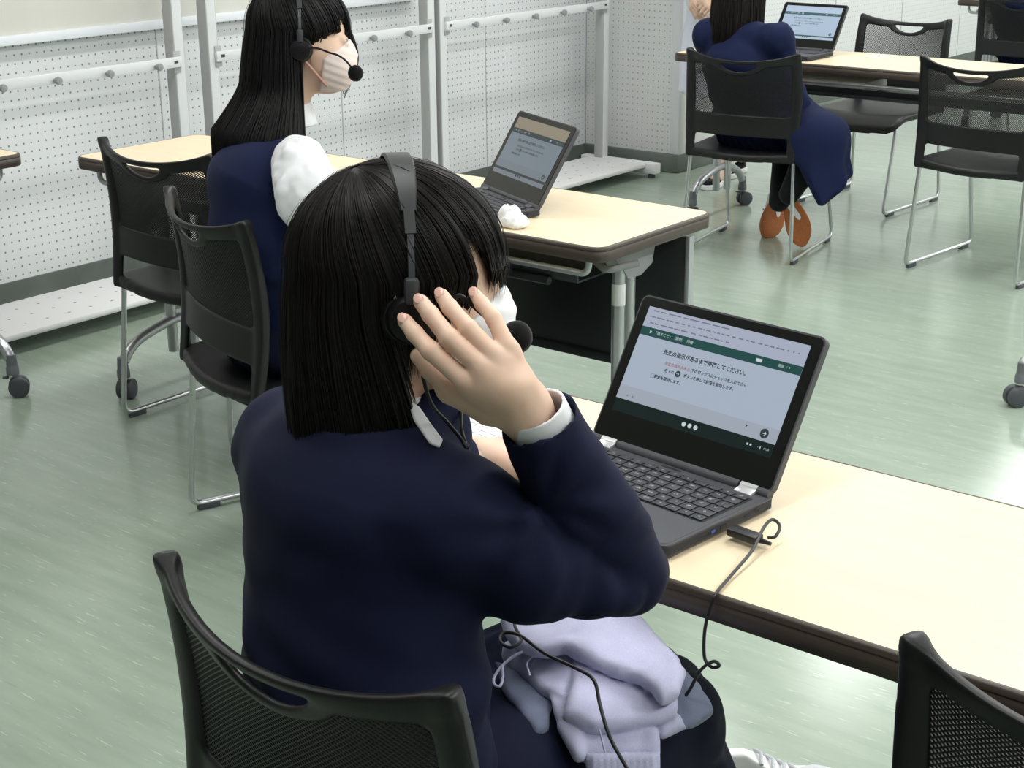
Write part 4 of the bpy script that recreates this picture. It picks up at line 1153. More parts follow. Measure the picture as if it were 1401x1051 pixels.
def shoe_obj(pos, R, parent, origin, label=None, gum=True, side=1):
    pos = np.asarray(pos, float)
    o = sdf_obj('shoe', xf(UPPER, pos, R), pos - 0.18, pos + 0.18, 0.0032, M['shoewhite'], parent, origin, it=3)
    sl = sdf_obj('outsole', xf(SOLE, pos, R), pos - 0.18, pos + 0.18, 0.0032, M['gum'] if gum else M['shoewhite'], o, origin, it=2)
    if label: o['label'] = label
    W = lambda q: pos + np.asarray(R, float) @ np.asarray(q, float)
    toe = sdf_obj('toe_panel', xf(lambda p: np.maximum(UPPER(p) - 0.0015, np.maximum(ellip((0.004, 0.078, 0.036), (0.030, 0.040, 0.030))(p), 0.020 - p[:, 2])), pos, R), pos - 0.18, pos + 0.18, 0.0030, M['shoegrey'], o, origin, it=2)
    for k in range(4):
        y = 0.035 - k * 0.020
        g = MB(); z = 0.046 + 0.055 * max(min((0.05 - y) / 0.10, 1), 0) ** 1.2
        g.tube([W((-0.020, y, z - 0.006)) - origin, W((0.004, y + 0.004, z + 0.002)) - origin, W((0.026, y, z - 0.006)) - origin], 0.0032, 8); g.build('lace', M['shoegrey'], o)
    g = MB(); c = np.asarray(origin, float)
    # printed stripes on the outer side and the pale arch window of the sole
    for k in range(2):
        g.tube([W((side * 0.034, -0.02 + k * 0.030, 0.028)) - c, W((side * 0.030, -0.035 + k * 0.030, 0.050)) - c, W((side * 0.024, -0.028 + k * 0.030, 0.064)) - c], 0.0030, 8)
    g.build('stripe', M['shoeblue'], o)
    a = MB(); ol = [(-0.012, -0.060), (0.0, -0.078), (0.014, -0.062), (0.016, -0.030), (0.026, 0.010), (0.016, 0.022), (0.000, -0.008), (-0.010, -0.034)]
    ol = [(q[0], q[1]) for q in spline([(x, y, 0) for x, y in ol + ol[:1]], 5)][:-1]
    a.prism(ol, -0.0012, 0.003, tr=lambda v: Vector(W(v) - c)); a.build('arch_window', M['shoewhite'], sl, angle=30)
    return o

def slab(pts, th, rnd):
    """rounded flat piece over a (nearly planar) outline of world points"""
    A = np.asarray(pts, float); c = A.mean(0); u_, s_, vt = np.linalg.svd(A - c); e1, e2, n = vt
    if n[2] < 0: n = -n; e2 = -e2
    P2 = np.stack([(A - c) @ e1, (A - c) @ e2], 1).astype(np.float32)
    def f(p):
        q = (p - c).astype(np.float32); x = q @ e1.astype(np.float32); y = q @ e2.astype(np.float32); z = q @ n.astype(np.float32)
        d = np.full(len(x), 1e9, np.float32); ins = np.zeros(len(x), bool)
        for i in range(len(P2)):
            a = P2[i]; b = P2[(i + 1) % len(P2)]; ab = b - a
            t = np.clip(((x - a[0]) * ab[0] + (y - a[1]) * ab[1]) / (ab @ ab + 1e-12), 0, 1)
            d = np.minimum(d, (x - a[0] - t * ab[0]) ** 2 + (y - a[1] - t * ab[1]) ** 2)
            cr = ((a[1] > y) != (b[1] > y)) & (x < (b[0] - a[0]) * (y - a[1]) / (b[1] - a[1] + 1e-12) + a[0]); ins ^= cr
        d = np.sqrt(d); d = np.where(ins, -d, d) + rnd
        w = np.abs(z) - (th - rnd)
        return np.sqrt(np.maximum(d, 0) ** 2 + np.maximum(w, 0) ** 2) + np.minimum(np.maximum(d, w), 0) - rnd
    return f

# ================================================================== the foreground student
def girl_front():
    og = (-1.02, 1.10, 0.43)
    ya = math.radians(38); R = frame(ya, 0.03, 0.0); S = 0.98
    C = np.array((-1.0389, 1.1198, 1.0743))
    tw = np.array([math.cos(0.26), -math.sin(0.26), 0])
    sr = np.array((-0.9356, 1.0538, 0.8725)); sl = np.array((-1.2113, 1.1120, 0.8625)); el = np.array((-0.8287, 1.1974, 0.7861)); um = np.array((-0.8758, 1.1225, 0.8105)); wr = np.array((-0.8708, 1.0945, 0.9854))
    hipc = np.array((-1.03, 1.055, 0.49)); wst = np.array((-1.035, 1.04, 0.68)); cst = np.array((-1.055, 1.065, 0.85)); nb = L2W(C, R, S, (0, -0.045, -0.155))
    elL = np.array((-1.225, 1.30, 0.735)); wrL = np.array((-1.205, 1.42, 0.757))
    kR = np.array((-0.950, 1.415, 0.465)); kL = np.array((-1.10, 1.47, 0.470)); hR = np.array((-0.945, 1.09, 0.50)); hL = np.array((-1.11, 1.09, 0.50))
    aR = np.array((-1.0101, 1.7747, 0.1000)); aL = np.array((-1.21, 1.83, 0.10))
    body = U([ecaps(hipc, wst, 0.10, 0.085, tw, 1.35), ecaps(wst, cst, 0.085, 0.085, tw, 1.4), capsule(cst, nb, 0.06, 0.046),
              capsule(sl, sr, 0.042, 0.042)] + chain([sr, um, el], [0.040, 0.038, 0.034]) + chain([el, wr], [0.034, 0.0225]) + chain([sl, elL, wrL], [0.040, 0.033, 0.022]) +
             chain([hR, kR, aR], [0.075, 0.052, 0.034]) + chain([hL, kL, aL], [0.075, 0.052, 0.034]), 0.03)
    # the raised right hand, palm on the ear cup
    D = 1.470
    fingers = [[(-0.9223, 1.0887, 1.0888), (-0.9108, 1.0844, 1.0828), (-0.8906, 1.0775, 1.0729), (-0.8721, 1.0717, 1.0536)],
               [(-0.9419, 1.0627, 1.0903), (-0.9287, 1.0588, 1.0820), (-0.9025, 1.0544, 1.0671), (-0.8756, 1.0566, 1.0474)],
               [(-0.9534, 1.0460, 1.0860), (-0.9390, 1.0429, 1.0771), (-0.9120, 1.0382, 1.0600), (-0.8793, 1.0460, 1.0360)],
               [(-0.9617, 1.0320, 1.0692), (-0.9470, 1.0291, 1.0604), (-0.9260, 1.0271, 1.0481), (-0.8965, 1.0377, 1.0241)]]
    fr = [[0.0060, 0.0068, 0.0076, 0.0088], [0.0070, 0.0077, 0.0086, 0.0095], [0.0074, 0.0081, 0.0090, 0.0099], [0.0072, 0.0079, 0.0088, 0.0100]]
    thumb = [(-0.9671, 1.0557, 1.0278), (-0.9540, 1.0585, 1.0164), (-0.9288, 1.0588, 1.0015), (-0.8941, 1.0713, 0.9847)]
    hf0 = hand_sdf(fingers, fr, thumb, [0.0085, 0.0100, 0.0115, 0.0160], wr, 0.0195, 0.0105)
    back = ellip((-0.8747, 1.0676, 1.0118), (0.029, 0.029, 0.021), frame(math.radians(-37), 0.3))
    kn = [ellip(f[-1], (0.0118, 0.0118, 0.0118)) for f in fingers]
    fore = capsule(wr, wr + (el - wr) * 0.30, 0.0215, 0.026)
    hf = lambda p: smin(smin(hf0(p), back(p), 0.02), fore(p), 0.02)
    hc = np.array((-0.9070, 1.0664, 1.0346)); V, Q = polyhit(hf, hc - 0.15, hc + 0.15, 0.0014); V = relax(V, Q, 2)
    extra = [(V, Q, 0)]
    camv = np.array((0, 0, 1.485))
    for f, r in zip(fingers, fr):
        t0, t1 = np.array(f[0]), np.array(f[1]); ax = (t0 - t1) / np.linalg.norm(t0 - t1)
        nrm = camv - t0; nrm -= ax * (nrm @ ax); nrm /= np.linalg.norm(nrm); sd = np.cross(ax, nrm)
        Rn = np.stack([sd, ax, nrm], 1)
        cN = t0 + ax * 0.0005 + nrm * (r[0] - 0.0006)
        V, Q = polyhit(ellip(cN, (0.0050, 0.0062, 0.0011), Rn), cN - 0.009, cN + 0.009, 0.0006); extra.append((V, Q, 3))
    hl = simple_hand(wrL, (0.35, 0.9, -0.12), (0, 0, 1), False, 0.55); extra.append(hand_piece(hl, wrL + np.array((0.02, 0.07, 0))))
    o = body_obj('student in a navy blazer in the foreground, right hand pressed to her headset', C, R, S, body, (-1.42, 0.90, 0.05), (-0.70, 2.0, 1.02), extra, og)
    # blazer
    hem = 0.475
    k = 0.016
    slv_end = np.array((-0.8599, 1.1053, 0.9743)); ax = (slv_end - el) / np.linalg.norm(slv_end - el)
    up_arm = U(chain([sr, np.array((-0.8717, 1.1054, 0.8165)), np.array((-0.8114, 1.1730, 0.7761))], [0.055, 0.0545, 0.0230]), 0.02)
    lo_arm = cut(U(chain([np.array((-0.8314, 1.2172, 0.7803)), el * .5 + slv_end * .5, slv_end + ax * 0.03], [0.0470, 0.0455, 0.0392]), 0.01), lambda p: -half(slv_end, ax)(p), 0.0)
    torso = U([ecaps(hipc + np.array((0, 0.01, -0.03)) - tw * 0.012, wst - tw * 0.018, 0.118, 0.106, tw, 1.45), ecaps(wst - tw * 0.018, cst - tw * 0.026, 0.106, 0.104, tw, 1.62),
               ecaps(cst, cst + np.array((-0.012, 0.03, 0.06)), 0.095, 0.060, tw, 1.5)], 0.03)
    sh_ = U([capsule(nb + np.array((0.0, 0, -0.042)) + tw * 0.030, sr, 0.044, 0.055), capsule(nb + np.array((0, 0, -0.042)) - tw * 0.030, sl, 0.046, 0.058)], 0.03)
    bust = ellip(cst + np.array((-0.035, 0.065, -0.03)), (0.105, 0.060, 0.085), frame(0.26))
    lapel = ellip((-1.0199, 1.1335, 0.9153), (0.036, 0.040, 0.058), frame(0.26))
    l_arm = U(chain([sl, elL, wrL - np.array((0.01, 0.03, 0))], [0.056, 0.052, 0.036]), 0.02)
    folds = [capsule((-0.8499, 1.0749, 0.8804), (-0.8540, 1.0548, 0.8422), 0.009, 0.003), capsule((-0.8909, 1.0455, 0.8888), (-0.9022, 1.0168, 0.8502), 0.008, 0.003)]
    def fbl(p):
        d = U([torso, sh_, bust], 0.035)(p)
        d = smin(d, l_arm(p), 0.03); d = smin(d, lapel(p), 0.03)
        ua = up_arm(p)
        for g in folds: ua = smin(ua, g(p), 0.028)
        d = smin(d, ua, 0.030)
        d = smin(d, lo_arm(p), 0.006)
        collar = np.abs(np.sqrt(((p - (nb + np.array((0, 0, -0.012)))) @ np.diag([1, 1, 0]).astype(np.float32) ** 2).sum(1) * 0 + ((p[:, 0] - nb[0]) ** 2 + (p[:, 1] - nb[1]) ** 2)) - 0.066) - 0.007
        collar = np.maximum(collar, np.abs(p[:, 2] - (nb[2] - 0.028 + 0.25 * (nb[1] - p[:, 1]))) - 0.030)
        d = smin(d, collar, 0.015)
        hole = np.sqrt((p[:, 0] - nb[0]) ** 2 + (p[:, 1] - nb[1] - 0.01) ** 2) - 0.055
        hole = np.maximum(hole, (nb[2] - 0.060) - p[:, 2])
        d = -smin(-d, hole, 0.004)
        d = np.maximum(d, hem - 0.05 * 0 - p[:, 2])
        bore = capsule(slv_end - ax * 0.002, slv_end + ax * 0.05, 0.0325, 0.0325)(p)
        return np.maximum(d, -bore)
    def dsp(V):
        w = vnoise(V * np.array([1, 1, 0.55]), 11, 4) * 0.0050 + vnoise(V * np.array([.8, .8, 1.4]), 24, 5) * 0.0026
        # drag folds along the lower back
        z = V[:, 2]; w = w + 0.0046 * np.sin(z * 85 + (V[:, 0] + 0.9) * 34 + vnoise(V, 7, 8) * 1.5) * np.exp(-((z - 0.66) / 0.07) ** 2) * (V[:, 1] < 1.08)
        d = np.linalg.norm(V - el, axis=1); w = w + 0.0028 * np.sin(d * 210 + vnoise(V, 14, 9) * 2.2) * np.exp(-(d / 0.085) ** 2)
        K = np.array((-0.8626, 1.1142, 0.8758)); a = (V - K) @ np.array((0.780, 0.626, -0.009)); b = (V - K) @ np.array((-0.195, 0.257, 0.947)); q = np.hypot(a, b)
        w = w + 0.0030 * np.sin(np.arctan2(b, a) * 8 + q * 22 + vnoise(V, 12, 10)) * np.clip((q - 0.012) / 0.025, 0, 1) * np.exp(-(q / 0.105) ** 2)
        return w
    bl = sdf_obj('blazer', fbl, (-1.40, 0.86, 0.45), (-0.72, 1.48, 1.04), 0.0050, M['navy'], o, og, it=2, disp=dsp)
    # sewn armhole seam and centre back seam
    # shirt: cuff and collar
    def fcuff(p):
        t = (p - slv_end) @ ax.astype(np.float32); r = np.linalg.norm((p - slv_end) - t[:, None] * ax, axis=1)
        return np.maximum(np.abs(r - 0.0295) - 0.0016, np.abs(t + 0.010) - 0.0205)
    cuff = sdf_obj('shirt_cuff', fcuff, slv_end - 0.06, slv_end + 0.06, 0.0016, M['shirt'], o, og, it=1)
    nk = nb + np.array((0.008, 0.006, 0.016))
    def fcol(p):
        x, y, z = p[:, 0] - nk[0], p[:, 1] - nk[1], p[:, 2] - nk[2]
        r = np.sqrt(x * x + y * y); zz = z + 0.35 * y
        cone = np.abs(r - (0.058 - 0.28 * zz)) - 0.0016
        d = np.maximum(cone, np.abs(zz + 0.002) - (0.022 + 0.012 * np.clip((y + 0.03) / 0.06, 0, 1)))
        slit = np.maximum(np.abs(x - 0.3 * 0) - (0.012 + 0.3 * np.clip(0.01 - zz, 0, 1)), -y)
        return np.maximum(d, -slit)
    col = sdf_obj('shirt_collar', fcol, nk - 0.12, nk + 0.12, 0.0018, M['shirt'], o, og, it=1)
    sdf_obj('collar_flap', slab([(-1.0016, 1.0732, 0.9701), (-0.9858, 1.0750, 0.9668), (-0.9641, 1.0696, 0.9548), (-0.9504, 1.0687, 0.9398), (-0.9479, 1.0602, 0.9345), (-0.9551, 1.0547, 0.9414), (-0.9812, 1.0609, 0.9573)], 0.0022, 0.0018),
            np.array((-0.9727, 1.0663, 0.9538)) - 0.07, np.array((-0.9727, 1.0663, 0.9538)) + 0.07, 0.0014, M['shirt'], o, og, it=1)
    # skirt and legs below it
    sk = U([ecaps(hipc + np.array((0, 0.0, -0.02)), hipc + np.array((0, 0.12, 0.0)), 0.105, 0.10, (1, 0, 0), 1.7)] + chain([hR + np.array((0.015, 0.05, -0.005)), kR + np.array((0.012, 0, 0.0))], [0.084, 0.078]) + chain([hL, kL], [0.084, 0.078]) +
           [ecaps((hR + hL) / 2, (kR + kL) / 2, 0.075, 0.062, (1, 0, 0), 2.2), ecaps((kR + kL) / 2 + np.array((0, 0.02, 0)), (kR + kL) / 2 + np.array((0, 0.07, -0.16)), 0.07, 0.085, (1, 0, 0), 2.1)], 0.04)
    sk2 = lambda p: np.maximum(sk(p), 0.30 - p[:, 2])
    sdf_obj('skirt', sk2, (-1.32, 0.90, 0.28), (-0.70, 1.75, 0.64), 0.0065, M['skirt'], o, og, it=3,
            disp=lambda V: 0.0022 * np.sin(V[:, 0] * 150 + V[:, 2] * 40 + vnoise(V, 9, 6) * 2) * np.clip((V[:, 1] - 1.1) / 0.25, 0, 1))
    for a_, kk, nm in ((aR, kR, 0), (aL, kL, 1)):
        sdf_obj('sock', U(chain([a_ + np.array((0, -0.01, -0.03)), a_, a_ * .35 + kk * .65], [0.036, 0.037, 0.056]), 0.01), np.minimum(a_, kk) - 0.08, np.maximum(a_, kk) + 0.08, 0.005, M['stock'], o, og)
    ft = np.array((-1.0697, 1.9970, 0.0000)); Rf = frame(math.radians(45))
    shoe_obj(ft, Rf, o, og, 'white sneaker with a gum sole', True)
    shoe_obj(np.array((-1.17, 1.90, 0.0)), frame(math.radians(12)), o, og, 'white sneaker with a gum sole', True)
    # hair
    def zend(phi):
        d = np.degrees(phi); a = np.abs(d)
        z = -0.203 + 0.006 * np.sin(phi * 5 + 1) + 0.005 * np.sin(phi * 13) - 0.016 * ((d > 90) & (d < 135))                                    # long at the back
        z = np.where(a < 103, -0.062 - 0.15 * np.clip((a - 98) / 5, 0, 1), z)
        z = np.where(a < 66, -0.075, z)
        z = np.where(a < 52, np.where(d > 0, 0.055, 0.0), z)         # parting that bares the temple
        z = np.where((d > -40) & (d < 38), 0.016 - 0.006 * np.cos(np.radians(d * 3)), z)
        return z
    def out(phi, t, drop):
        a = np.abs(np.degrees(phi)); bk = np.clip((a - 80) / 50, 0, 1)
        fr_ = np.clip((60 - a) / 30, 0, 1)
        return -0.030 * np.sin(np.clip(drop / 0.16, 0, 1) * PI / 2) * (1 - bk) * (1 - fr_) + bk * (0.008 * np.sin(t * PI) + 0.002 * t ** 2) + 0.002 * fr_
    spec = dict(zend=zend, out=out, tipvar=0.013, clump=0.75, under=0.030, tilt=0.36, radii=(0.0840, 0.1080, 0.1000))
    def warp(P_, phi):
        a = np.abs(np.degrees(phi)); w = np.clip((160 - a) / 50, 0, 1) * (a > 96)
        P_[:, :, 1] += 0.040 * w[:, None] * np.clip((-P_[:, :, 2] - 0.02) / 0.18, 0, 1)
        return P_
    spec['warp'] = warp
    hair_obj(C, R, S, spec, o, og, M['hair'], 5200, 3, 0.00115)
    mask_obj(C, R, S, o, og, M['mask'], M['mask'])
    # headset with its cable
    W = lambda q: L2W(C, R, S, q)
    mic = [W((0.098, -0.008, -0.022)), W((0.100, 0.020, -0.024)), np.array((-0.9340, 1.0752, 1.0888)), np.array((-0.9210, 1.0969, 1.0680)), np.array((-0.9262, 1.1361, 1.0431)), np.array((-0.9326, 1.1589, 1.0296))]
    hs = headset('black headset on the foreground student, boom microphone by her white mask', C, R, S, 0.004, -0.002, mic, og)
    ogv = np.array(og)
    cabA = [W((0.095, -0.005, -0.045)), np.array((-0.9600, 1.0618, 0.9822)), np.array((-0.9550, 1.0811, 0.9550)), np.array((-0.9540, 1.1035, 0.9268)), np.array((-0.9786, 1.1450, 0.8808)), np.array((-1.0211, 1.2201, 0.7587)), np.array((-1.0047, 1.2376, 0.6753)), np.array((-0.9732, 1.2074, 0.6720)),
            np.array((-0.9538, 1.1933, 0.6680)), np.array((-0.9575, 1.1787, 0.6640)), np.array((-0.9758, 1.1835, 0.6640)), np.array((-0.9790, 1.1951, 0.6680)), np.array((-0.9583, 1.1977, 0.6700)), np.array((-0.9199, 1.1913, 0.6640)), np.array((-0.8831, 1.1949, 0.6580)), np.array((-0.8529, 1.1892, 0.6560)),
            np.array((-0.8307, 1.1704, 0.6420)), np.array((-0.7949, 1.1373, 0.6340)), np.array((-0.7702, 1.1335, 0.6080)), np.array((-0.7412, 1.1338, 0.5700))]
    g = MB(); g.tube([q - ogv for q in spline(cabA, 8)], 0.0020, 8); cb = g.build('cable', M['rubber'], hs)
    cabC = [W((-0.080, 0.0, -0.060)), np.array((-1.0317, 1.1806, 0.9360)), np.array((-0.9872, 1.1384, 0.9437)), np.array((-0.9666, 1.1162, 0.9326)), np.array((-0.9574, 1.1151, 0.9130)), np.array((-0.9795, 1.1530, 0.8698))]
    g = MB(); g.tube([q - ogv for q in spline(cabC, 8)], 0.0018, 8); g.build('cable', M['rubber'], hs)
    cabB = [(-0.8303, 1.5096, 0.7110), (-0.8227, 1.5152, 0.7130), (-0.8258, 1.5305, 0.7200), (-0.8359, 1.5301, 0.7260), (-0.8345, 1.5072, 0.7240), (-0.8240, 1.4647, 0.7140), (-0.8162, 1.4034, 0.7060), (-0.8084, 1.3597, 0.7035), (-0.8124, 1.3520, 0.6837),
            (-0.8141, 1.3470, 0.6579), (-0.8111, 1.3440, 0.6290), (-0.7989, 1.3400, 0.6230), (-0.7878, 1.3370, 0.6299), (-0.7943, 1.3350, 0.6340), (-0.8096, 1.3330, 0.6178), (-0.8181, 1.3250, 0.5934), (-0.8295, 1.3180, 0.5730), (-0.8272, 1.2995, 0.5750)]
    cabB = [np.array(q) for q in cabB]
    g = MB(); g.tube([q - ogv for q in spline(cabB, 8)], 0.0020, 8); g.build('cable', M['rubber'], hs)
    # usb plug in the laptop's right side
    c0, c1 = math.cos(-0.112), math.sin(-0.112)
    pc = np.array((-1.045, 1.4125, 0.7004)) + np.array([c0 * 0.1535 * 1.04 - c1 * 0.105 * 1.04, c1 * 0.1535 * 1.04 + c0 * 0.105 * 1.04, 0.0105])
    g = MB(); Rz = -0.112; d0 = np.array([c0, c1, 0])
    g.box(pc - ogv + d0 * 0.018, (0.042, 0.0185, 0.0100), Rz, 0.002); g.tube([pc - ogv + d0 * 0.035, pc - ogv + d0 * 0.046, pc - ogv + d0 * 0.056], [0.0042, 0.0032, 0.0022], 10)
    g.build('usb_plug', M['rubber'], hs)
    return o
G1 = girl_front()

# ================================================================== the folded sweatshirt on her lap
def sweatshirt():
    og = (-0.92, 1.30, 0.58)
    A = slab([(-1.0263, 1.2425, 0.6460), (-1.0008, 1.2963, 0.6510), (-0.9434, 1.3703, 0.6410), (-0.8703, 1.3384, 0.6340), (-0.8132, 1.3085, 0.6210), (-0.7983, 1.2682, 0.6110), (-0.8034, 1.2458, 0.6160), (-0.8387, 1.2595, 0.6340), (-0.8753, 1.2518, 0.6420), (-0.9349, 1.2469, 0.6460), (-0.9524, 1.2200, 0.6380), (-0.9797, 1.2123, 0.6340)], 0.011, 0.010)
    B = slab([(-0.9456, 1.2863, 0.6220), (-0.9391, 1.3087, 0.6240), (-0.8963, 1.3034, 0.6180), (-0.8533, 1.3021, 0.6100), (-0.8067, 1.2876, 0.5990), (-0.7965, 1.2678, 0.5920), (-0.8153, 1.2291, 0.5980), (-0.8503, 1.1864, 0.6000), (-0.8868, 1.1830, 0.5980), (-0.9050, 1.2099, 0.6060)], 0.010, 0.009)
    Cc = slab([(-1.0302, 1.2574, 0.6120), (-0.9563, 1.3008, 0.6160), (-0.9212, 1.2479, 0.6060), (-0.9004, 1.2051, 0.5980), (-0.9429, 1.2075, 0.6000), (-0.9809, 1.2254, 0.6000), (-1.0166, 1.2405, 0.6000)], 0.012, 0.011)
    D_ = slab([(-0.9060, 1.2059, 0.5920), (-0.8273, 1.2655, 0.5900), (-0.7933, 1.2339, 0.5680), (-0.7927, 1.2247, 0.5620), (-0.8528, 1.1743, 0.5620), (-0.8785, 1.1799, 0.5800)], 0.012, 0.011)
    G_ = slab([(-0.8305, 1.2630, 0.5900), (-0.8055, 1.2894, 0.5840), (-0.7897, 1.2800, 0.5760), (-0.8049, 1.2496, 0.5740)], 0.009, 0.008)
    H_ = slab([(-0.9364, 1.2125, 0.6000), (-0.9058, 1.2123, 0.6000), (-0.8591, 1.1827, 0.5860), (-0.8468, 1.1661, 0.5720), (-0.8544, 1.1607, 0.5700), (-0.8896, 1.1776, 0.5860)], 0.008, 0.007)
    E_ = slab([(-1.0189, 1.2273, 0.6050), (-0.9759, 1.2230, 0.6000), (-0.9236, 1.2158, 0.5920), (-0.9066, 1.1777, 0.5750), (-0.9110, 1.1677, 0.5700), (-0.9383, 1.1767, 0.5820), (-0.9785, 1.1933, 0.5920)], 0.008, 0.007)
    F_ = slab([(-0.8814, 1.3564, 0.6000), (-0.8577, 1.3665, 0.5960), (-0.8056, 1.3559, 0.5650), (-0.7967, 1.3435, 0.5580), (-0.7992, 1.3001, 0.5600), (-0.8053, 1.2647, 0.5720), (-0.8070, 1.2856, 0.5880)], 0.009, 0.008)
    K_ = slab([(-0.8515, 1.1724, 0.5760), (-0.7916, 1.2268, 0.5740), (-0.7802, 1.2094, 0.5450), (-0.8366, 1.1602, 0.5450)], 0.0095, 0.009)
    t = thing('sweatshirt', 'crumpled lavender sweatshirt bundled on the lap of the foreground student', 'sweatshirt', og)
    def d1(V): return vnoise(V, 24, 21) * 0.0034 + vnoise(V * np.array([1.6, .7, 1]), 52, 22) * 0.0022
    lo, hi = (-1.14, 1.05, 0.50), (-0.68, 1.52, 0.69)
    fm = lambda p: smin(np.minimum(np.minimum(A(p), B(p)), np.minimum(Cc(p), smin(D_(p), H_(p), 0.004))), G_(p), 0.004)
    sdf_obj('folded_body', fm, lo, hi, 0.0032, M['lav'], t, og, it=2, disp=d1)
    sdf_obj('shaded_folds', lambda p: np.minimum(E_(p), F_(p)), lo, hi, 0.0036, M['lavshade'], t, og, it=2, disp=d1)  # side layers in shade, given by the darker lavender
    sdf_obj('ribbed_cuff', K_, lo, hi, 0.0032, M['lav'], t, og, it=2, disp=lambda V: 0.0008 * np.sin((V[:, 0] * .78 + V[:, 1] * .62) * 900))
    g = MB(); c = np.asarray(og)
    g.tube([np.asarray(q) - c for q in spline([(-0.9625, 1.2331, 0.6400), (-0.9714, 1.2138, 0.6380), (-0.9813, 1.1973, 0.6280), (-0.9812, 1.1803, 0.6200), (-0.9751, 1.1715, 0.6160), (-0.9681, 1.1731, 0.6150), (-0.9731, 1.1845, 0.6200), (-0.9823, 1.1947, 0.6270)], 8)], 0.0016, 8)
    g.build('drawstring', M['lav'], t)
    # seam lines across the layers
    for q in ([(-0.9482, 1.2014, 0.6220), (-0.9638, 1.2173, 0.6280), (-0.9576, 1.2402, 0.6340)], [(-0.8313, 1.1704, 0.6130), (-0.8196, 1.1650, 0.5920)]):
        g = MB(); g.tube([np.asarray(a) - c for a in spline(q, 6)], 0.0012, 6); g.build('seam', M['lav'], t)
    return t
sweatshirt()

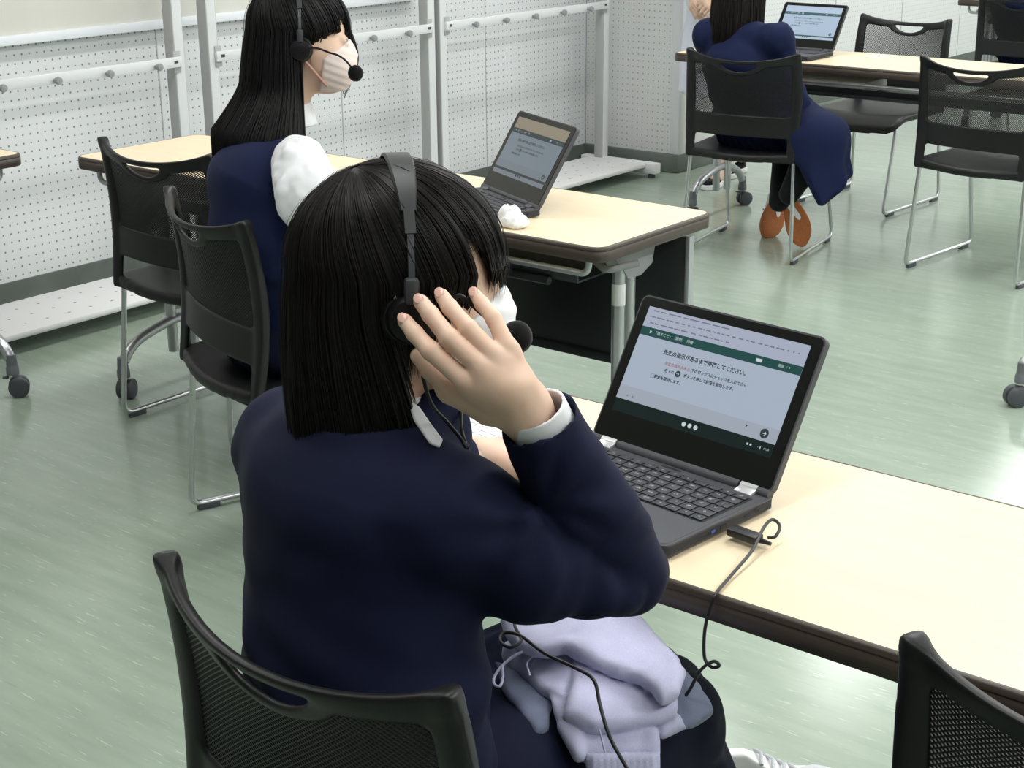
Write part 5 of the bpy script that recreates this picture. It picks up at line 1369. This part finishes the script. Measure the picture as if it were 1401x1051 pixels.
# ================================================================== the student in the sleeveless vest
def girl_vest():
    og = (-2.48, 2.30, 0.43)
    R = frame(math.radians(42), 0.04); S = 1.0
    C = np.array((-2.4923, 2.3851, 1.1087))
    ty = 0.50; tw = np.array([math.cos(ty), -math.sin(ty), 0]); tf = np.array([math.sin(ty), math.cos(ty), 0])
    hip = np.array((-2.470, 2.285, 0.49)); wst = np.array((-2.4746, 2.1851, 0.6966)) + tf * 0.022; cst = np.array((-2.4933, 2.2314, 0.8213)); nb = L2W(C, R, S, (0, -0.045, -0.155))
    sr = np.array((-2.3490, 2.2138, 0.8873)); sl = np.array((-2.5849, 2.3227, 0.8576)); el = np.array((-2.2169, 2.1350, 0.7740)); elL = sl + tf * 0.17 + np.array((-0.03, 0, -0.20))
    wr = np.array((-2.30, 2.600, 0.757)); wrL = np.array((-2.41, 2.67, 0.757))
    fw = np.array([0.40, 0.92, 0]); hR = hip + tw * 0.085; hL = hip - tw * 0.085; kR = hR + fw * 0.40 + np.array((0, 0, -0.02)); kL = hL + fw * 0.40 + np.array((0, 0, -0.02)); aR = kR + np.array((0.0, 0.03, -0.37)); aL = kL + np.array((0.0, 0.03, -0.37))
    body = U([ecaps(hip, wst, 0.10, 0.085, tw, 1.3), ecaps(wst, cst, 0.085, 0.085, tw, 1.35), capsule(cst, nb, 0.06, 0.046), capsule(sl, sr, 0.042, 0.042)] +
             chain([sr, el], [0.042, 0.034]) + chain([el, wr], [0.034, 0.022]) + chain([sl, elL, wrL], [0.040, 0.033, 0.022]) + chain([hR, kR, aR], [0.075, 0.05, 0.034]) + chain([hL, kL, aL], [0.075, 0.05, 0.034]), 0.03)
    extra = [hand_piece(simple_hand(wr, wrL * 0 + np.array((-0.05, 0.95, -0.15)), (0, 0, 1), True, 0.6), wr + np.array((0, 0.07, 0)), h=0.003),
             hand_piece(simple_hand(wrL, np.array((0.3, 0.95, -0.15)), (0, 0, 1), False, 0.6), wrL + np.array((0, 0.07, 0)), h=0.003)]
    o = body_obj('student in a sleeveless navy vest and white shirt, seen from behind with a pink mask', C, R, S, body, (-2.75, 2.10, 0.05), (-2.05, 2.95, 1.02), extra, og, hb=0.010, hh=0.004)
    def fv(p):
        d = U([ecaps(hip + np.array((0, 0, 0.0)), wst, 0.118, 0.106, tw, 1.30), ecaps(wst, cst, 0.106, 0.102, tw, 1.42), ecaps(cst, cst + np.array((0.012, 0.02, 0.045)), 0.092, 0.048, tw, 1.45),
               capsule(nb - tw * 0.03 + np.array((0, 0, -0.062)), sl, 0.038, 0.042), capsule(nb + tw * 0.03 + np.array((0, 0, -0.062)), sr - tw * 0.03, 0.038, 0.038)], 0.035)(p)
        arm = np.minimum(ellip(sr + tw * 0.028 + np.array((0, 0, -0.035)), (0.055, 0.075, 0.090), frame(ty))(p), ellip(sl - tw * 0.028 + np.array((0, 0, -0.035)), (0.055, 0.075, 0.090), frame(ty))(p))
        d = -smin(-d, arm + 0.012, 0.01)
        hole = np.maximum(np.sqrt((p[:, 0] - nb[0]) ** 2 + (p[:, 1] - nb[1] - 0.01) ** 2) - 0.060, nb[2] - 0.065 - p[:, 2])
        d = np.maximum(d, -hole)
        return np.maximum(d, 0.50 - p[:, 2])
    dsp = lambda V: vnoise(V * np.array([1, 1, 0.6]), 12, 31) * 0.005 + 0.0025 * np.sin(V[:, 2] * 80 + V[:, 0] * 30) * np.exp(-((V[:, 2] - 0.66) / 0.08) ** 2)
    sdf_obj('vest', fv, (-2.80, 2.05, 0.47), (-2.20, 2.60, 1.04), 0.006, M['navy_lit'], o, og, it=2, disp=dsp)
    # white shirt: puffed short sleeves, collar
    for a, b, sg in ((sr, el, 1), (sl, elL, -1)):
        d = (b - a) / np.linalg.norm(b - a)
        slv = U([capsule(a + tw * 0.004 * sg + np.array((0, 0, -0.004)), a + d * 0.095 + tw * 0.018 * sg, 0.056, 0.070), capsule(a + d * 0.095 + tw * 0.014 * sg, a + d * 0.165, 0.070, 0.052)], 0.02)
        endp = a + d * 0.165
        fs = lambda p, slv=slv, endp=endp, d=d: np.maximum(slv(p), half(endp, d)(p))
        sdf_obj('shirt_sleeve', fs, a - 0.16, a + 0.16 + np.array((0, 0, 0)) , 0.0045, M['shirt'], o, og, it=2,
                disp=lambda V: vnoise(V * np.array([1.4, 1.4, 0.5]), 30, 33) * 0.0055 + vnoise(V, 60, 34) * 0.002)
    nk = nb + np.array((0.0, 0.008, -0.005))
    def fcol(p):
        x, y, z = p[:, 0] - nk[0], p[:, 1] - nk[1], p[:, 2] - nk[2]; r = np.sqrt(x * x + y * y)
        return np.maximum(np.abs(r - (0.058 - 0.25 * z)) - 0.002, np.abs(z) - 0.026)
    sdf_obj('shirt_collar', fcol, nk - 0.11, nk + 0.11, 0.003, M['shirt'], o, og, it=1)
    sk = U([ecaps(hip, hip + fw * 0.1, 0.110, 0.10, tw, 1.6), ecaps(hip - tf * 0.075 + np.array((0, 0, -0.005)), hip, 0.085, 0.10, tw, 1.6)] + chain([hR + fw * 0.05, kR], [0.095, 0.085]) + chain([hL + fw * 0.05, kL], [0.095, 0.085]) + [ecaps((hR + hL) / 2, (kR + kL) / 2, 0.07, 0.06, tw, 2.0),
           ecaps((kR + kL) / 2, (kR + kL) / 2 + fw * 0.04 + np.array((0, 0, -0.2)), 0.07, 0.085, tw, 2.0)], 0.04)
    sdf_obj('skirt', lambda p: np.maximum(sk(p), 0.25 - p[:, 2]), (-2.82, 2.04, 0.22), (-2.0, 3.0, 0.64), 0.008, M['skirt'], o, og, it=3, disp=lambda V: 0.005 * np.sin(V @ (tw * 110)))
    for a, k_ in ((aR, kR), (aL, kL)):
        sdf_obj('sock', U(chain([a + np.array((0, 0, -0.04)), a, a * .4 + k_ * .6], [0.037, 0.037, 0.052]), 0.01), np.minimum(a, k_) - 0.08, np.maximum(a, k_) + 0.08, 0.008, M['stock'], o, og)
        shoe_obj(np.array((a[0] + 0.03, a[1] + 0.06, 0.0)), frame(0.4), o, og)
    def zend(phi):
        d = np.degrees(phi); a = np.abs(d); z = np.full_like(d, -0.272)
        z = np.where(a < 112, -0.300, z)
        z = np.where(a < 90, 0.066 - 0.100 * np.clip((a - 14) / 72, 0, 1), z)                # tucked behind the ear cups
        z = np.where(a <= 14, -0.014, z)
        z = np.where((d < 1) & (d > -7), -0.112, z)                                   # loose lock on the far side of the face
        return z
    def out(phi, t, drop):
        a = np.abs(np.degrees(phi)); bk = np.clip((a - 86) / 14, 0, 1); lock = np.exp(-((np.degrees(phi) + 3) / 5) ** 2)
        fl = np.clip((drop - 0.12) / 0.10, 0, 1) ** 1.3
        return bk * (0.030 * np.sin(np.clip(t * 1.2, 0, 1) * PI / 2) + 0.062 * fl) - 0.020 * (1 - bk) * np.sin(t * PI / 2) + lock * (0.030 * np.sin(t * PI * 0.95))
    spec = dict(zend=zend, out=out, tipvar=0.012, clump=0.7, tilt=0.36, radii=(0.0850, 0.1060, 0.1020))
    hair_obj(C, R, S, spec, o, og, M['hairblk'], 2400, 9, 0.0018)
    mask_obj(C, R, S, o, og, M['maskpink'], M['loop'], 0.0027)
    W = lambda q: L2W(C, R, S, q)
    mic = [W((0.100, -0.008, -0.016)), W((0.104, 0.018, -0.006)), np.array((-2.3770, 2.3484, 1.0914)), np.array((-2.3628, 2.3576, 1.0862)), np.array((-2.3580, 2.3759, 1.0725)), np.array((-2.3599, 2.3985, 1.0502))]
    headset('black headset on the student in the sleeveless vest, boom microphone at her pink mask', C, R, S, 0.006, 0.0, mic, og)
    return o
girl_vest()

# ================================================================== the student in the long skirt at the far desk
def girl_far():
    og = (-2.985, 5.065, 0.43)
    R = frame(math.radians(-2), 0.15); S = 1.0
    C = np.array((-3.1063, 5.2502, 1.0325))
    tw = np.array([0.992, 0.12, 0.0])
    hip = np.array((-3.005, 5.265, 0.49)); cst = np.array((-3.0387, 5.1705, 0.7256)); wst = (hip + cst) / 2 + np.array((0, -0.01, 0)); nb = L2W(C, R, S, (0, -0.045, -0.155))
    sr = np.array((-2.8979, 5.1655, 0.8267)); sl = np.array((-3.2008, 5.1881, 0.8166)); el = np.array((-2.8598, 5.2527, 0.5835)); wr = np.array((-2.99, 5.43, 0.615)); elL = sl + np.array((-0.02, 0.14, -0.21)); wrL = np.array((-3.20, 5.57, 0.755))
    hR = hip + tw * 0.09; hL = hip - tw * 0.09; kR = np.array((-2.7321, 5.2549, 0.4750)); kL = hL + np.array((0.02, 0.41, -0.02)); aR = np.array((-2.8297, 5.1867, 0.2530)); aL = np.array((-2.8932, 5.2253, 0.2101))
    body = U([ecaps(hip, wst, 0.10, 0.085, tw, 1.3), ecaps(wst, cst, 0.085, 0.085, tw, 1.35), capsule(cst, nb, 0.06, 0.046), capsule(sl, sr, 0.042, 0.042)] + chain([sr, el, wr], [0.040, 0.034, 0.022]) + chain([sl, elL, wrL], [0.040, 0.033, 0.022]) +
             chain([hR, kR, aR], [0.075, 0.05, 0.030]) + chain([hL, kL, aL], [0.075, 0.05, 0.030]), 0.03)
    extra = [hand_piece(simple_hand(wr, (-0.6, 0.75, -0.15), (0, 0, 1), True, 0.6), wr + np.array((-0.04, 0.05, 0)), h=0.0035), hand_piece(simple_hand(wrL, (0.2, 0.95, -0.15), (0, 0, 1), False, 0.6), wrL + np.array((0, 0.07, 0)), h=0.0035)]
    o = body_obj('student in a navy blazer and long navy skirt, seen from behind at the far desk', C, R, S, body, (-3.40, 5.05, 0.05), (-2.55, 5.95, 1.05), extra, og, hb=0.011, hh=0.005)
    def fb(p):
        d = U([ecaps(hip, wst, 0.122, 0.112, tw, 1.35), ecaps(wst, cst, 0.112, 0.106, tw, 1.45), ecaps(cst, cst + np.array((0, 0.01, 0.07)), 0.10, 0.06, tw, 1.45),
               capsule(nb + tw * 0.03 + np.array((0, 0, -0.045)), sr, 0.046, 0.058), capsule(nb - tw * 0.03 + np.array((0, 0, -0.045)), sl, 0.046, 0.058)] +
              chain([sr, el], [0.060, 0.052]) + chain([el, wr * .85 + el * .15], [0.052, 0.036]) + chain([sl, elL, wrL * .85 + elL * .15], [0.060, 0.052, 0.036]), 0.03)(p)
        hole = np.maximum(np.sqrt((p[:, 0] - nb[0]) ** 2 + (p[:, 1] - nb[1] - 0.01) ** 2) - 0.058, nb[2] - 0.06 - p[:, 2])
        return np.maximum(np.maximum(d, -hole), 0.485 - p[:, 2])
    dsp = lambda V: vnoise(V * np.array([1, 1, 0.7]), 13, 41) * 0.007 + vnoise(V, 34, 42) * 0.003
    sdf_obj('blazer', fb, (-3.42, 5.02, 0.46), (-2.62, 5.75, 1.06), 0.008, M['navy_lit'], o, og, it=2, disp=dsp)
    kd = np.array((0.05, -0.04, -0.24)); hp = np.array((-2.7556, 5.1055, 0.3963)); hq = np.array((-2.6484, 5.1158, 0.2220)); hn = np.cross(hq - hp, (-0.55, 0.83, 0)); hn = hn if hn[0] < 0 else -hn
    h2 = np.array((-2.5691, 5.1518, 0.3131)); q2 = np.array((-2.6280, 5.0659, 0.2254)); n2 = np.cross(q2 - h2, (-0.55, 0.83, 0)); n2 = n2 if n2[2] < 0 else -n2
    sk = U([ecaps(hip + np.array((0, -0.02, 0.02)), hip + np.array((0.02, 0.12, 0.0)), 0.125, 0.11, tw, 1.5)] + chain([hR + np.array((0.04, 0.03, 0)), kR + np.array((0.02, -0.03, 0))], [0.105, 0.085]) + chain([hL, kL], [0.095, 0.085]) +
           [ecaps((hR + hL) / 2, (kR + kL) / 2, 0.07, 0.06, tw, 2.0), ecaps(kR + np.array((-0.01, -0.05, 0)), kR + kd, 0.080, 0.085, (0.5, 0.8, 0), 1.35)], 0.05)
    def fs(p):
        z0 = 0.235 - 0.25 * (p[:, 0] - kR[0]) * 0 + 0.0
        d = np.maximum(sk(p), z0 - p[:, 2])
        low = np.maximum(p[:, 2] - 0.40, 0) * 0
        keep = (p[:, 2] < 0.385) & (p[:, 0] < kR[0] - 0.085)        # only the right side falls low; the legs show below the seat
        d = np.maximum(d, half(hp, hn)(p) * (p[:, 2] < 0.39) - 0.05 * (p[:, 2] >= 0.39))
        d = np.maximum(d, half(h2, n2)(p) * (p[:, 2] < 0.42) - 0.05 * (p[:, 2] >= 0.42))
        return np.where(keep, np.maximum(d, 0.02), d)
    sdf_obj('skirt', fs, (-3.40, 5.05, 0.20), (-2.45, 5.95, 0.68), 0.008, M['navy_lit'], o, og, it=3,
            disp=lambda V: 0.007 * np.sin(np.arctan2(V[:, 1] - kR[1] + 0.3, V[:, 0] - kR[0] + 0.35) * 42) * np.clip((0.56 - V[:, 2]) / 0.2, 0, 1))
    # legs in black, feet tucked back under the chair with the soles towards us
    for a, k_ in ((aR, kR), (aL, kL)):
        sdf_obj('stocking', U(chain([a, a * .5 + k_ * .5 + np.array((0, -0.01, 0)), k_], [0.040, 0.056, 0.062]), 0.02), np.minimum(a, k_) - 0.09, np.maximum(a, k_) + 0.09, 0.006, M['stock'], o, og)
    def shoe_frame(y, zup):
        y = np.asarray(y, float); y /= np.linalg.norm(y); z = np.asarray(zup, float); z = z - y * (z @ y); z /= np.linalg.norm(z); return np.stack([np.cross(y, z), y, z], 1)
    T_ = np.array((-2.8563, 5.3684, 0.0120)); y = np.array((0.38, 0.02, -0.90)); y /= np.linalg.norm(y)
    shoe_obj(T_ - y * 0.125, shoe_frame(y, (-0.50, 0.86, 0.05)), o, og, 'white sneaker standing on its toe, orange gum sole towards the camera')
    T2 = np.array((-3.0595, 5.4485, 0.0120)); y2 = np.array((0.10, 0.55, -0.55)); y2 /= np.linalg.norm(y2); y2 = np.array((0.08, -0.42, -0.50)); y2 /= np.linalg.norm(y2)
    shoe_obj(T2 - y2 * 0.115, shoe_frame(y2, (-0.75, 0.50, -0.3)), o, og, 'white sneaker turned on its side, gum sole edge showing')
    def zend(phi):
        d = np.degrees(phi); a = np.abs(d); z = -0.300 - 0.030 * np.sin(np.radians(-d)) * 0 - 0.035 * (np.sin(np.radians(d)) < 0) * np.sin(np.radians(a)) 
        z = np.where(a < 90, -0.20, z); z = np.where(a < 40, 0.0, z); return z
    def out(phi, t, drop):
        a = np.abs(np.degrees(phi)); bk = np.clip((a - 80) / 40, 0, 1)
        return bk * (0.030 * np.sin(t * PI / 2)) - 0.008 * t
    hair_obj(C, R, S, dict(zend=zend, out=out, tipvar=0.022, clump=0.85, tilt=0.36, radii=(0.0880, 0.1050, 0.1020)), o, og, M['hairbrown'], 1300, 13, 0.0026)
    return o
G3 = girl_far()
# somebody in navy fills the chair in the top right corner
P5 = copy_tree(G3); P5.location = (-3.06, 7.90, 0.43); P5.rotation_euler = (0, 0, -0.2)
P5['label'] = 'person in navy in the top right corner chair, almost hidden by its back'

# ================================================================== the standing person in the white coat
def coat_person():
    og = (-3.77, 6.24, 0.0)
    R = frame(math.radians(172), 0.15); S = 1.02
    C = np.array((-3.83, 6.30, 1.475)); nb = L2W(C, R, S, (0, -0.045, -0.155))
    tw = np.array([1.0, -0.10, 0]); hip = np.array((-3.835, 6.300, 0.86)); cst = np.array((-3.83, 6.30, 1.18))
    aR = np.array((-3.785, 6.290, 0.085)); aL = np.array((-3.850, 6.56, 0.085)); kR = np.array((-3.80, 6.28, 0.45)); kL = np.array((-3.80, 6.42, 0.45))
    sl = np.array((-3.975, 6.30, 1.230)); sr = np.array((-3.68, 6.29, 1.230)); elL = np.array((-3.99, 6.27, 1.02)); elR = np.array((-3.64, 6.26, 1.02)); wL = np.array((-3.885, 6.135, 0.885)); wR = np.array((-3.73, 6.10, 0.89))
    body = U([ecaps(hip, cst, 0.11, 0.10, tw, 1.3), capsule(cst, nb, 0.06, 0.046), capsule(sl, sr, 0.045, 0.045)] + chain([sl, elL, wL], [0.042, 0.034, 0.024]) + chain([sr, elR, wR], [0.042, 0.034, 0.024]) +
             chain([hip - tw * 0.08, kR, aR, aR + np.array((0.0, -0.015, -0.03))], [0.08, 0.054, 0.036, 0.032]) + chain([hip + tw * 0.08, kL, aL], [0.08, 0.054, 0.036]) + [capsule(aR + np.array((0, -0.01, -0.04)), aR + np.array((0.01, -0.10, -0.055)), 0.034, 0.026)], 0.03)
    extra = [hand_piece(simple_hand(wL, (0.35, -0.45, -0.80), (-0.6, -0.8, 0.1), False, 0.7), wL + np.array((0.02, -0.04, -0.07)), h=0.003), hand_piece(simple_hand(wR, (-0.5, -0.35, -0.55), (0.4, -0.9, 0.1), True, 0.7), wR + np.array((-0.04, -0.04, -0.06)), h=0.003)]
    o = body_obj('person standing in a long white coat beside the pillar, head out of frame', C, R, S, body, (-4.08, 5.98, 0.0), (-3.48, 6.64, 1.40), extra, og, hb=0.010, hh=0.005)
    def fc(p):
        d = U([ecaps(hip + np.array((0, 0, -0.45)), hip, 0.155, 0.125, tw, 1.32), ecaps(hip, cst, 0.125, 0.115, tw, 1.35), ecaps(cst, cst + np.array((0, 0, 0.03)), 0.10, 0.06, tw, 1.4), capsule(sl, nb + np.array((0, 0, -0.03)), 0.055, 0.042), capsule(sr, nb + np.array((0, 0, -0.03)), 0.055, 0.042)] +
              chain([sl, elL, wL * .8 + elL * .2], [0.062, 0.055, 0.042]) + chain([sr, elR, wR * .8 + elR * .2], [0.062, 0.055, 0.042]), 0.03)(p)
        return np.maximum(np.maximum(d, 0.415 - p[:, 2]), p[:, 2] - (nb[2] + 0.004))
    sdf_obj('coat', fc, (-4.09, 6.00, 0.39), (-3.45, 6.58, 1.42), 0.010, M['coat'], o, og, it=2, disp=lambda V: 0.005 * np.sin(np.arctan2(V[:, 1] - 6.3, V[:, 0] + 3.83) * 11) * np.clip((0.9 - V[:, 2]) / 0.4, 0, 1) + vnoise(V, 9, 51) * 0.005)
    for a, yw in ((aR, 172), (aL, 172)):
        Rs = frame(math.radians(yw)); p0 = np.array((a[0] + 0.005, a[1] - 0.075, 0.0))
        s1 = sdf_obj('shoe', xf(lambda p: cut(lambda q: np.maximum(UPPER(q), q[:, 2] - (0.050 + 0.020 * (np.abs(q[:, 1]) > 9))), ellip((0.0, -0.035, 0.060), (0.030, 0.062, 0.032)))(p), p0, Rs), p0 - 0.18, p0 + 0.18, 0.0035, M['stock'], o, og, it=2)
        sdf_obj('outsole', xf(SOLE, p0, Rs), p0 - 0.18, p0 + 0.18, 0.0035, M['shoewhite'], s1, og, it=2)
    zend = lambda phi: np.where(np.abs(np.degrees(phi)) < 50, 0.03, -0.12)
    hair_obj(C, R, S, dict(zend=zend, out=lambda phi, t, drop: -0.01 * t + 0 * phi, tipvar=0.01), o, og, M['hairblk'], 500, 17, 0.003)
    return o
coat_person()

# ================================================================== light and camera
def area(name, loc, size, power, rot=(0, 0, 0), col=(1, 1, 1)):
    l = bpy.data.lights.new(name, 'AREA'); l.shape = 'RECTANGLE'; l.size, l.size_y = size; l.energy = power; l.color = col
    o = bpy.data.objects.new(name, l); COL.objects.link(o); o.location = loc; o.rotation_euler = rot; return o
for ix, x in enumerate((-3.3, -1.1, 1.1)):
    for iy, y in enumerate((0.9, 2.9, 5.0, 7.2, 9.4, 11.6)):
        area('ceiling_lamp_light', (x, y, HZ - 0.03), (0.26, 1.22), (10.5, 16, 33)[ix] * (0.55, 1.15, 1.25, 1.2, 1.1, 1.0)[iy], col=(0.985, 0.990, 1.0))
w = bpy.data.worlds.new('room_air'); SC.world = w; w.use_nodes = True
w.node_tree.nodes['Background'].inputs['Color'].default_value = (0.9, 0.95, 1.0, 1)
w.node_tree.nodes['Background'].inputs['Strength'].default_value = 0.2
cam = bpy.data.cameras.new('camera'); co = bpy.data.objects.new('camera', cam); COL.objects.link(co)
cam.sensor_width = 36; cam.sensor_fit = 'HORIZONTAL'; cam.lens = 54.82; cam.clip_start = 0.05
co.matrix_world = Matrix(((0.779960, -0.195234, 0.594597, 0.0000),
    (0.625767, 0.256694, -0.736563, 0.0000),
    (-0.008827, 0.946569, 0.322382, 1.4850), (0, 0, 0, 1)))
SC.camera = co
SC.view_settings.view_transform = 'Standard'; SC.view_settings.look = 'None'; SC.view_settings.gamma = 1.0
SC.view_settings.exposure = 0.0; SC.view_settings.use_curve_mapping = False
